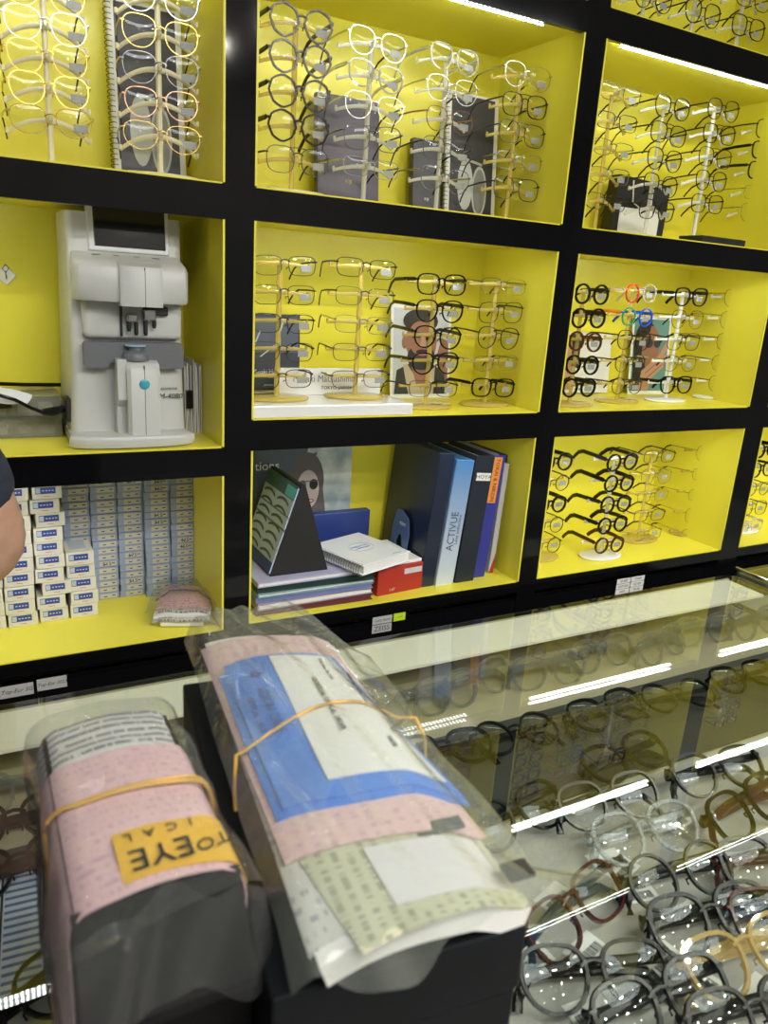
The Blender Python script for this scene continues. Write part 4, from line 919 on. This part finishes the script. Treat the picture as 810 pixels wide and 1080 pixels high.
# left end
lay('black', (22, 915), 'left end above the barcode sheet', yaw=.1, tilt=1.2, z=-.775); lay('black', (14, 1072), 'left end below the barcode sheet', yaw=.5, tilt=1.1, z=-.77); lay('black', (15, 868), 'left end in the far row', tilt=1.2, yaw=0, z=-.775)
# price tags and the barcode sheet
tags = [((712, 865), .2), ((762, 912), .1), ((655, 915), .3), ((672, 940), -.2), ((618, 1000), .25), ((770, 955), -.15), ((700, 1010), .2), ((585, 945), .3), ((640, 905), -.1), ((770, 800), .1), ((560, 1010), .1), ((740, 1040), .3), ((800, 1045), .2), ((622, 1065), -.1)]
near = ['below the transparent pair', 'right of the round centre pair', 'left of the round centre pair', 'under the round centre pair', 'under the maroon pair', 'under the smoke grey pair', 'left of the champagne pair', 'beside the tall black box', 'above the maroon pair', 'in the far right row', 'touching the box foot', 'below the champagne pair', 'in the bottom right corner', 'at the bottom edge']
for (px, yw), nr in zip(tags, near):
    d = ray(*px); p_ = d * (-.797 / d[2])
    tt = thing('price_tag', (p_[0], p_[1], -.7995), f'white barcode price tag lying in the tray, {nr}', 'price tag', 'barcode price tags in the glass counter', rot=(0, 0, yw))
    MB().rbox(-.028, .028, -.017, .017, 0, .0008, .0003, 1).build('tag_paper', PAPER, tt)
    mb = MB(); x = -.022
    while x < .020:
        ww = random.choice((.0006, .001, .0016)); mb.box(x, x + ww, -.013, .000, .0009, .0011); x += ww + random.choice((.0007, .0012))
    mb.build('barcode', INK, tt); 
    if nr in near[1:4]: text('RM 398.00', .0085, INK, tt, (0, .007, .0010), rot=(0, 0, 0))
d = ray(25, 975); p_ = d * (-.797 / d[2])
tt = thing('barcode_sheet', (p_[0], p_[1], -.7995), 'white sheet with blue stripes under the glass at left', 'sheet', rot=(0, 0, -.08))
BST = mat('blue_stripe_ink', (.14, .18, .34), .5)
for k in range(3):
    q = MB().rbox(-.075 + k * .05, -.028 + k * .05, -.10, .10, 0, .0012, .0004, 1).build('label_column', mat('bluish_paper', (.62, .66, .76), .5), tt)
    mb = MB()
    for i in range(16): mb.box(-.073 + k * .05, -.030 + k * .05, -.097 + i * .0122, -.092 + i * .0122, .0013, .0015)
    mb.build('stripes', BST, q)

# ------------------------------------------------------------------ wrapped bundle A (left)
bx, by, bz = .073, .450, GT
A = thing('wrapped_case', (bx, by, bz + .0005), 'black case wrapped in pink slips and plastic, held by rubber bands', 'package')
PTOP = -.340 - bz   # local z of the top
def sectA(s, off, v):
    """cross-section of the wrap: s 0..1 from low on the left side over the top and down the right"""
    hw = .048 + off; r = .020; top = PTOP + off
    segs = [.22, .0314, .056, .0314, .10]; L_ = sum(segs); d_ = s * L_
    wob = .0015 * math.sin(11 * s + 17 * v)
    if d_ < segs[0]: return (-hw - wob, top - r - (segs[0] - d_))
    d_ -= segs[0]
    if d_ < segs[1]: a = d_ / segs[1] * PI / 2; return (-hw + r - r * math.cos(a), top - r + r * math.sin(a))
    d_ -= segs[1]
    if d_ < segs[2]: u = d_ / segs[2]; return (-hw + r + u * (2 * hw - 2 * r), top + .004 * math.sin(PI * u) + wob * .5)
    d_ -= segs[2]
    if d_ < segs[3]: a = d_ / segs[3] * PI / 2; return (hw - r + r * math.sin(a), top - r + r * math.cos(a))
    d_ -= segs[3]; return (hw + wob, top - r - d_)
def wrap(name, m_, y0, y1, off, s0=0.0, s1=1.0, th=.0008, nv=14, edge=0.0, far=0.0, label=None):
    def fn(u, v):
        y = y0 + (y1 - y0) * v; s = s0 + (s1 - s0) * u; x, z = sectA(s, off, v)
        if v < .25: y -= edge * math.sin(s * 23) * (1 - v * 4)
        if v > .75 and s > .70: y -= far * (s - .70) * 4 * (v - .75) * 4
        return (x, y, z)
    return MB().grid(fn, 40, nv, th).build(name, m_, A, smooth=True, label=label)
cp = [(.10, 0), (.10, PTOP - .004), (-.082, PTOP - .004), (-.112, PTOP - .050), (-.116, PTOP - .06), (-.116, 0)]
MB().prism([(y, z) for y, z in cp], -.046, .046, 'x').build('case', mat('black_leatherette', (.003, .003, .0035), .6, spec=.12), A)
MB().prism([(y - .003 if y < 0 else y, z) for y, z in [(-.078, PTOP - .004), (-.113, PTOP - .052), (-.113, PTOP - .058), (-.118, PTOP - .058), (-.118, PTOP - .050), (-.082, PTOP)]], -.0475, .0475, 'x').build('flap', mat('black_flap', (.005, .005, .006), .5, spec=.15), A)
PINKA = print_mat('pink_slip', (.72, .49, .53), (.55, .36, .44), 130, 110, 'Y', .46); PRA = print_mat('printed_slip', (.62, .61, .62), (.14, .13, .16), 120, 120, 'Y', .60)
wrap('printed_slip', PRA, .030, .104, .0015, .05, .93, edge=0)
wrap('pink_slip', PINKA, -.088, .052, .003, .0, .95, edge=.001)
yl = wrap('yellow_label', mat('yellow_label', (.80, .47, .06), .5), -.082, -.038, .0042, .60, .90, th=.0005, nv=4, label='yellow shop label')
zt = PTOP + .0100
text('EYE', .0250, INK, yl, (.006, -.067, zt - .0008), rot=(0, 0, PI), sx=.95); text('-TO', .0150, INK, yl, (.0385, -.067, zt - .003), rot=(0, .12, PI), sx=.95); text('I  C  A  L', .0100, INK, yl, (.008, -.0475, zt - .0008), rot=(0, 0, PI), sx=1.1)
BAND = mat('rubber_band_amber', (.58, .33, .06), .45)
for (ya, yb) in ((.012, .000), (-.002, .012)):
    mb = MB(); pts = []
    for i in range(60):
        s = .02 + .96 * i / 59; x, z = sectA(s, .0062, .3); pts.append((x, ya + (yb - ya) * s + .006 * math.sin(s * 7), z))
    mb.tube(pts, .0013, 8).build('rubber_band', BAND, A, smooth=True)
def bagA(u, v):
    s = u; y = -.100 + .212 * v; x, z = sectA(s, .0085, v); 
    wr = .003 * math.sin(19 * s + 9 * v) + .002 * math.sin(41 * s - 23 * v); x += wr * .5; z += wr * .3
    if v > .8: y -= .05 * max(0, s - .72) * (v - .8) * 5 * 3
    if v < .18:
        k = (1 - v / .18); y -= .010 * k * (1 + math.sin(s * 14)); x *= 1 + .10 * k; z -= .004 * k
    return (x, y, z)
MB().grid(bagA, 56, 30, .0003).build('plastic_bag', BAGM, A, smooth=True)
def bagF(u, v):   # bag mouth hanging over the front end
    x = (-.056 + .112 * u) * (1 + .06 * v); return (x, -.100 - .026 * v - .006 * math.sin(9 * u) - .004 * math.sin(20 * u + 4 * v), PTOP + .006 - .050 * v - .012 * abs(2 * u - 1) ** 2 + .003 * math.sin(15 * u))
MB().grid(bagF, 30, 8, .0003).build('bag_mouth', BAGM, A, smooth=True)

# ------------------------------------------------------------------ tall black box B and bundle
BXR = math.atan2(-.11, .994)
BB = thing('black_storage_box', (.140, .285, GT + .0005), 'tall black storage box standing on the glass under the paper bundle', 'box', rot=(0, 0, BXR))
hB = -.376 - GT; BM = noise_vary(mat('black_card', (.004, .005, .006), .6, spec=.15), (.0035, .0045, .006), (.005, .006, .008), 30)
MB().rbox(-.022, .137, .012, .362, 0, hB - .05, .002, 2).build('box_body', BM, BB); MB().rbox(-.0235, .1385, .0105, .3635, hB - .0495, hB, .002, 2).build('lid', BM, BB)
Bt = thing('paper_bundle', (.140, .285, GT + hB + .001), 'order papers with blue envelope in plastic on black box', 'papers', rot=(0, 0, BXR))
def zB(u, v):
    w_ = .140; x = u / w_
    z = .020 + .012 * max(0, 1 - (2 * x - .9) ** 2) + .0015 * math.sin(20 * v + 6 * x) - .012 * max(0, x - .75) * 3
    if u < 0: z += u * .6
    return z
def patch(name, m_, c, off, th=.0008, nu=16, nv=20, label=None, wob=0.0, curl=0.0):
    """c = corners (u,v): near-left, near-right, far-right, far-left"""
    def fn(a, b):
        u = (c[0][0] * (1 - a) + c[1][0] * a) * (1 - b) + (c[3][0] * (1 - a) + c[2][0] * a) * b
        v = (c[0][1] * (1 - a) + c[1][1] * a) * (1 - b) + (c[3][1] * (1 - a) + c[2][1] * a) * b
        v += wob * math.sin(a * 9 + 1) * (1 - b); return (u, v, zB(u, v) + off + wob * .4 * math.sin(a * 13 + b * 5) - curl * max(0, .12 - b) )
    return MB().grid(fn, nu, nv, th).build(name, m_, Bt, smooth=True, label=label)
patch('paper_stack', PAPER, [(.000, .004), (.140, .012), (.130, .372), (.002, .392)], .000, .018)
BUFF = print_mat('olive_receipt', (.54, .54, .40), (.27, .29, .20), 110, 120, 'X', .50); WSH = mat('white_slip', (.70, .69, .72), .5); NEWSB = print_mat('grey_form', (.62, .62, .60), (.3, .3, .32), 100, 90, 'Y', .45)
patch('grey_form', NEWSB, [(-.003, .012), (.10, .02), (.10, .36), (-.001, .37)], .0012)
patch('olive_receipt', BUFF, [(.022, -.004), (.140, .012), (.136, .085), (.008, .080)], .0022)
patch('white_slip', WSH, [(.050, .018), (.131, .024), (.128, .068), (.048, .068)], .0032)
MB().box(.088, .122, .070, .080, zB(.10, .07) + .0020, zB(.10, .07) + .0050).build('dark_stamp', mat('stamp_grey', (.08, .09, .10), .5), Bt)
MB().box(.128, .146, .020, .034, .0265, .0295).build('dark_stamp', mat('stamp_black', (.04, .035, .03), .5), Bt)
PINKB = print_mat('pink_form', (.72, .50, .51), (.56, .36, .42), 100, 110, 'X', .46)
patch('pink_form', PINKB, [(.000, .076), (.141, .070), (.122, .366), (-.004, .378)], .0048)
ENV = noise_vary(mat('blue_envelope', (.045, .19, .62), .45), (.045, .20, .70), (.06, .24, .78), 30, bump=.5)
patch('blue_envelope', ENV, [(.004, .112), (.146, .106), (.112, .312), (.002, .318)], .0062, th=.0015, wob=.001)
e2 = patch('blue_envelope', ENV, [(.010, .118), (.144, .112), (.112, .320), (.008, .325)], .0085, th=.0015, wob=.001)
wh = patch('address_sheet', PAPER, [(.046, .134), (.138, .128), (.106, .314), (.048, .318)], .0096)
EI = mat('envelope_print', (.03, .09, .36), .5)
def txtB(body, size, m_, u, v, par, ang=-PI / 2, off=.0110, sx=1.0): return text(body, size, m_, par, (u, v, zB(u, v) + off), rot=(0, 0, ang), sx=sx)
txtB('VISION CARE', .012, EI, .030, .235, e2, off=.0105); txtB('OPTICAL LENS', .008, EI, .018, .235, e2, off=.0102)
MB().lathe([(.005, 0), (.005, .0004)], (.030, .292, zB(.03, .292) + .0096), n=14).build('crest', EI, e2)
for (u, v, s_, b_) in ((.075, .225, .0065, 'UNIVERSAL OPTICAL ORDER'), (.092, .285, .0042, 'Order form  No. 2114'), (.112, .255, .0045, 'Patient name and lens power'), (.108, .165, .0055, 'NAME'), (.120, .190, .0055, 'RX')):
    txtB(b_, s_, INK, u, v, wh)
# rubber band over bundle
pts = []
for i in range(41):
    a = i / 40; u = -.008 + a * .158; v = .188 + .034 * math.sin(a * PI * .75); pts.append((u, v, zB(max(0, min(.135, u)), v) + .0125 - .0 * a))
pts = [(-.012, .150, -.05), (-.012, .165, -.01), (-.011, .178, .012)] + pts + [(.154, .200, .012), (.156, .195, -.02)]
MB().tube(pts, .0013, 8).build('rubber_band', BAND, Bt, smooth=True)
def bagB(a, b):
    v = -.006 + .431 * b; ul, ur = -.014, .158; 
    if b > .80: ur -= (b - .80) * .28
    u = ul + (ur - ul) * a; z = zB(max(-.004, min(.145, u)), v) + .015 + .0022 * math.sin(31 * a + 11 * b) + .002 * math.sin(17 * b - 9 * a)
    if a > .92: z -= (a - .92) * .12
    if a < .06: z -= (.06 - a) * .30
    if b < .10:
        k = (1 - b / .10); v += k * (.030 * (a - .45) ** 2 * 4 - .012); z -= .010 * k * (1 + math.sin(7 * a)) 
        if a > .7: u += (a - .7) * .22 * k; z += .012 * k * (a - .7); v += .05 * (a - .7) * k
        if .12 < a < .45: v -= .012 * k * math.sin((a - .12) / .33 * PI)
    return (u, v, z)
BAGB = sheet_glass('plastic_bag_milky', (.95, .96, .95), 1.42, .14, .075, (.62, .66, .60), bump=.4, bscale=22)
MB().grid(bagB, 48, 60, .0003).build('plastic_bag', BAGB, Bt, smooth=True)

# ------------------------------------------------------------------ person at the left edge
SKIN = noise_vary(mat('skin', (.50, .29, .20), .5), (.46, .26, .18), (.54, .32, .23), 25); NAVY = noise_vary(mat('navy_tshirt', (.02, .028, .05), .85), (.017, .024, .045), (.024, .032, .058), 60)
def skin_body(name, verts, edges, radii, m_, parent=None, sub=2, root=0):
    me = bpy.data.meshes.new(name); me.from_pydata(verts, edges, []); o = bpy.data.objects.new(name, me); C.objects.link(o)
    md = o.modifiers.new('skin', 'SKIN'); md.use_smooth_shade = True
    for i, r_ in enumerate(radii):
        sv = me.skin_vertices[0].data[i]; sv.radius = r_ if hasattr(r_, '__len__') else (r_, r_); sv.use_root = (i == root)
    s_ = o.modifiers.new('sub', 'SUBSURF'); s_.levels = sub; s_.render_levels = sub
    bpy.context.view_layer.update(); dg = bpy.context.evaluated_depsgraph_get(); m2 = bpy.data.meshes.new_from_object(o.evaluated_get(dg))
    bpy.data.objects.remove(o); m2.materials.clear(); m2.materials.append(m_)
    for p_ in m2.polygons: p_.use_smooth = True
    o = bpy.data.objects.new(name, m2); C.objects.link(o); 
    if parent: o.parent = parent
    return o
px_, py_ = -.22, 1.22
PP = thing('person', (px_, py_, ZF), 'person in navy short-sleeved shirt, bent bare elbow at left edge', 'person')
L_ = lambda x, y, z: (x - px_, y - py_, z - ZF)
sho_r = L_(-.075, 1.29, -.215); elb = L_(.024, 1.376, -.466); wri = L_(-.14, 1.345, -.555)
V = [L_(-.22, 1.22, -.70), L_(-.22, 1.22, -.45), L_(-.22, 1.22, -.25), L_(-.22, 1.21, -.10), L_(-.22, 1.20, .0),  # pelvis..neck..
     sho_r, elb, wri, L_(-.43, 1.20, -.20), L_(-.47, 1.10, -.47), L_(-.33, 1.02, -.58),
     L_(-.19, 1.22, -.78), L_(-.19, 1.20, -1.18), L_(-.19, 1.24, -1.58), L_(-.35, 1.22, -.78), L_(-.35, 1.20, -1.18), L_(-.35, 1.24, -1.58)]
E_ = [(0, 1), (1, 2), (2, 3), (3, 4), (2, 5), (5, 6), (6, 7), (2, 8), (8, 9), (9, 10), (0, 11), (11, 12), (12, 13), (0, 14), (14, 15), (15, 16)]
Rr = [.12, .115, .12, .055, .05, .075, .078, .045, .055, .045, .03, .085, .06, .045, .085, .06, .045]
skin_body('body', V, E_, Rr, SKIN, PP)
# head as an ellipsoid with face
def head():
    c = Vector(L_(-.22, 1.19, .115)); mb = MB(); nu, nv = 24, 16
    vs = []
    for j in range(nv + 1):
        th_ = PI * j / nv
        for i in range(nu):
            ph = 2 * PI * i / nu; x = .076 * math.sin(th_) * math.cos(ph); y = .095 * math.sin(th_) * math.sin(ph); z = .115 * math.cos(th_)
            if z < 0: x *= 1 + z * 1.8; y *= 1 + z * 1.0
            if y < -.05 and abs(x) < .02 and -.04 < z < .02: y -= .018
            vs.append(c + Vector((x, y, z)))
    fs = [(j * nu + i, j * nu + (i + 1) % nu, (j + 1) * nu + (i + 1) % nu, (j + 1) * nu + i) for j in range(nv) for i in range(nu)]
    return mb.add(vs, fs).build('head', SKIN, PP, smooth=True), c
hd, hc = head()
mb = MB(); vs = []; nu = 24
for j in range(9):
    th_ = PI * .55 * j / 8
    for i in range(nu):
        ph = 2 * PI * i / nu; k = 1.08; zz = .115 * math.cos(th_); y = .095 * math.sin(th_) * math.sin(ph)
        if y < -.02 and zz < .06: zz = .06
        vs.append(hc + Vector((.076 * math.sin(th_) * math.cos(ph), y, zz)) * 1.0 * k + Vector((0, 0, 0)) if False else hc + Vector((.083 * math.sin(th_) * math.cos(ph), y * 1.1, zz * 1.08)))
mb.add(vs, [(j * nu + i, j * nu + (i + 1) % nu, (j + 1) * nu + (i + 1) % nu, (j + 1) * nu + i) for j in range(8) for i in range(nu)]).build('hair', HAIR, PP, smooth=True)
for sg in (-1, 1):
    MB().lathe([(.001, -.010), (.008, -.006), (.011, 0), (.008, .006), (.001, .010)], tuple(hc + Vector((sg * .03, -.084, .0))), n=12).build('eye', WHITEP, PP, smooth=True)
    MB().lathe([(.004, -.03), (.011, -.015), (.013, .01), (.006, .028)], tuple(hc + Vector((sg * .078, .0, -.01))), n=10, sx=.5).build('ear', SKIN, PP, smooth=True)
MB().tube([hc + Vector((-.022, -.082, -.062)), hc + Vector((0, -.090, -.064)), hc + Vector((.022, -.082, -.062))], .004, 6).build('mouth', LIP, PP, smooth=True)
# shirt with right sleeve reaching mid upper arm
a_, b_ = Vector(sho_r), Vector(elb)
def lerp(k): return tuple(a_.lerp(b_, k))
Vs = [L_(-.22, 1.22, -.66), L_(-.22, 1.22, -.45), L_(-.22, 1.22, -.25), L_(-.22, 1.21, -.14), sho_r, lerp(.42), lerp(.76), L_(-.43, 1.20, -.20), L_(-.455, 1.14, -.36)]
skin_body('shirt', Vs, [(0, 1), (1, 2), (2, 3), (2, 4), (4, 5), (5, 6), (2, 7), (7, 8)], [.128, .125, .13, .062, .082, .086, .086, .066, .060], NAVY, PP, root=0)
TR = mat('dark_trousers', (.02, .02, .022), .8)
skin_body('trousers', [V[0], V[11], V[12], V[13], V[14], V[15], V[16]], [(0, 1), (1, 2), (2, 3), (0, 4), (4, 5), (5, 6)], [.13, .095, .075, .062, .095, .075, .062], TR, PP)
for q in (13, 16): MB().rbox(V[q][0] - .045, V[q][0] + .045, V[q][1] - .17, V[q][1] + .07, 0, .07, .02, 3).build('shoe', MBLACK, PP, smooth=True)
def hand(w0, dirv, par):
    w0 = Vector(w0); dv = Vector(dirv).normalized(); sd = dv.cross(Vector((0, 0, 1))).normalized()
    V_ = [w0 - dv * .03, w0 + dv * .02, w0 + dv * .075]; E2 = [(0, 1), (1, 2)]; rr = [.026, (.034, .018), (.036, .015)]
    skin_body('palm', V_, E2, rr, SKIN, par, 2)
    for i, (o_, l) in enumerate(((-.028, .060), (-.010, .075), (.010, .080), (.028, .070))):
        b0 = w0 + dv * .07 + sd * o_; skin_body('finger', [b0, b0 + dv * l * .45 + Vector((0, 0, -.004)), b0 + dv * l * .75 + Vector((0, 0, -.014)), b0 + dv * l * .95 + Vector((0, 0, -.026))], [(0, 1), (1, 2), (2, 3)], [.0095, .009, .0085, .0075], SKIN, par, 1)
    b0 = w0 + dv * .01 - sd * .02; skin_body('thumb', [b0, b0 + dv * .03 - sd * .025, b0 + dv * .06 - sd * .030], [(0, 1), (1, 2)], [.013, .011, .009], SKIN, par, 1)
hand(wri, Vector(wri) - Vector(elb), PP); hand(V[10], Vector(V[10]) - Vector(V[9]), PP)

# ------------------------------------------------------------------ ceiling downlights
k = 0
for i in range(7):
    for j in range(3):
        x, y = .1 + i * .42 + .1 * (j % 2), -1.7 + j * .57
        t = thing('ceiling_downlight', (x, y, ZC), 'round recessed ceiling downlight above the showroom', 'ceiling light', 'ceiling downlights')
        MB().lathe([(.045, -.0005), (.048, -.008), (.036, -.010)], n=20).build('trim_ring', WHITEP, t, smooth=True)
        MB().lathe([(.030, -.0105), (.030, -.014)], n=20).build('lamp_disc', SPOT, t)

# lift everything so the shop floor sits at z = 0
for o in list(bpy.data.objects):
    if o.parent is None and o.type not in ('CAMERA', 'LIGHT'): o.location.z += H
for k_, (desc, root, used) in G.items():
    if not used[0]:
        for c in list(root.children): bpy.data.objects.remove(c)
        bpy.data.objects.remove(root)
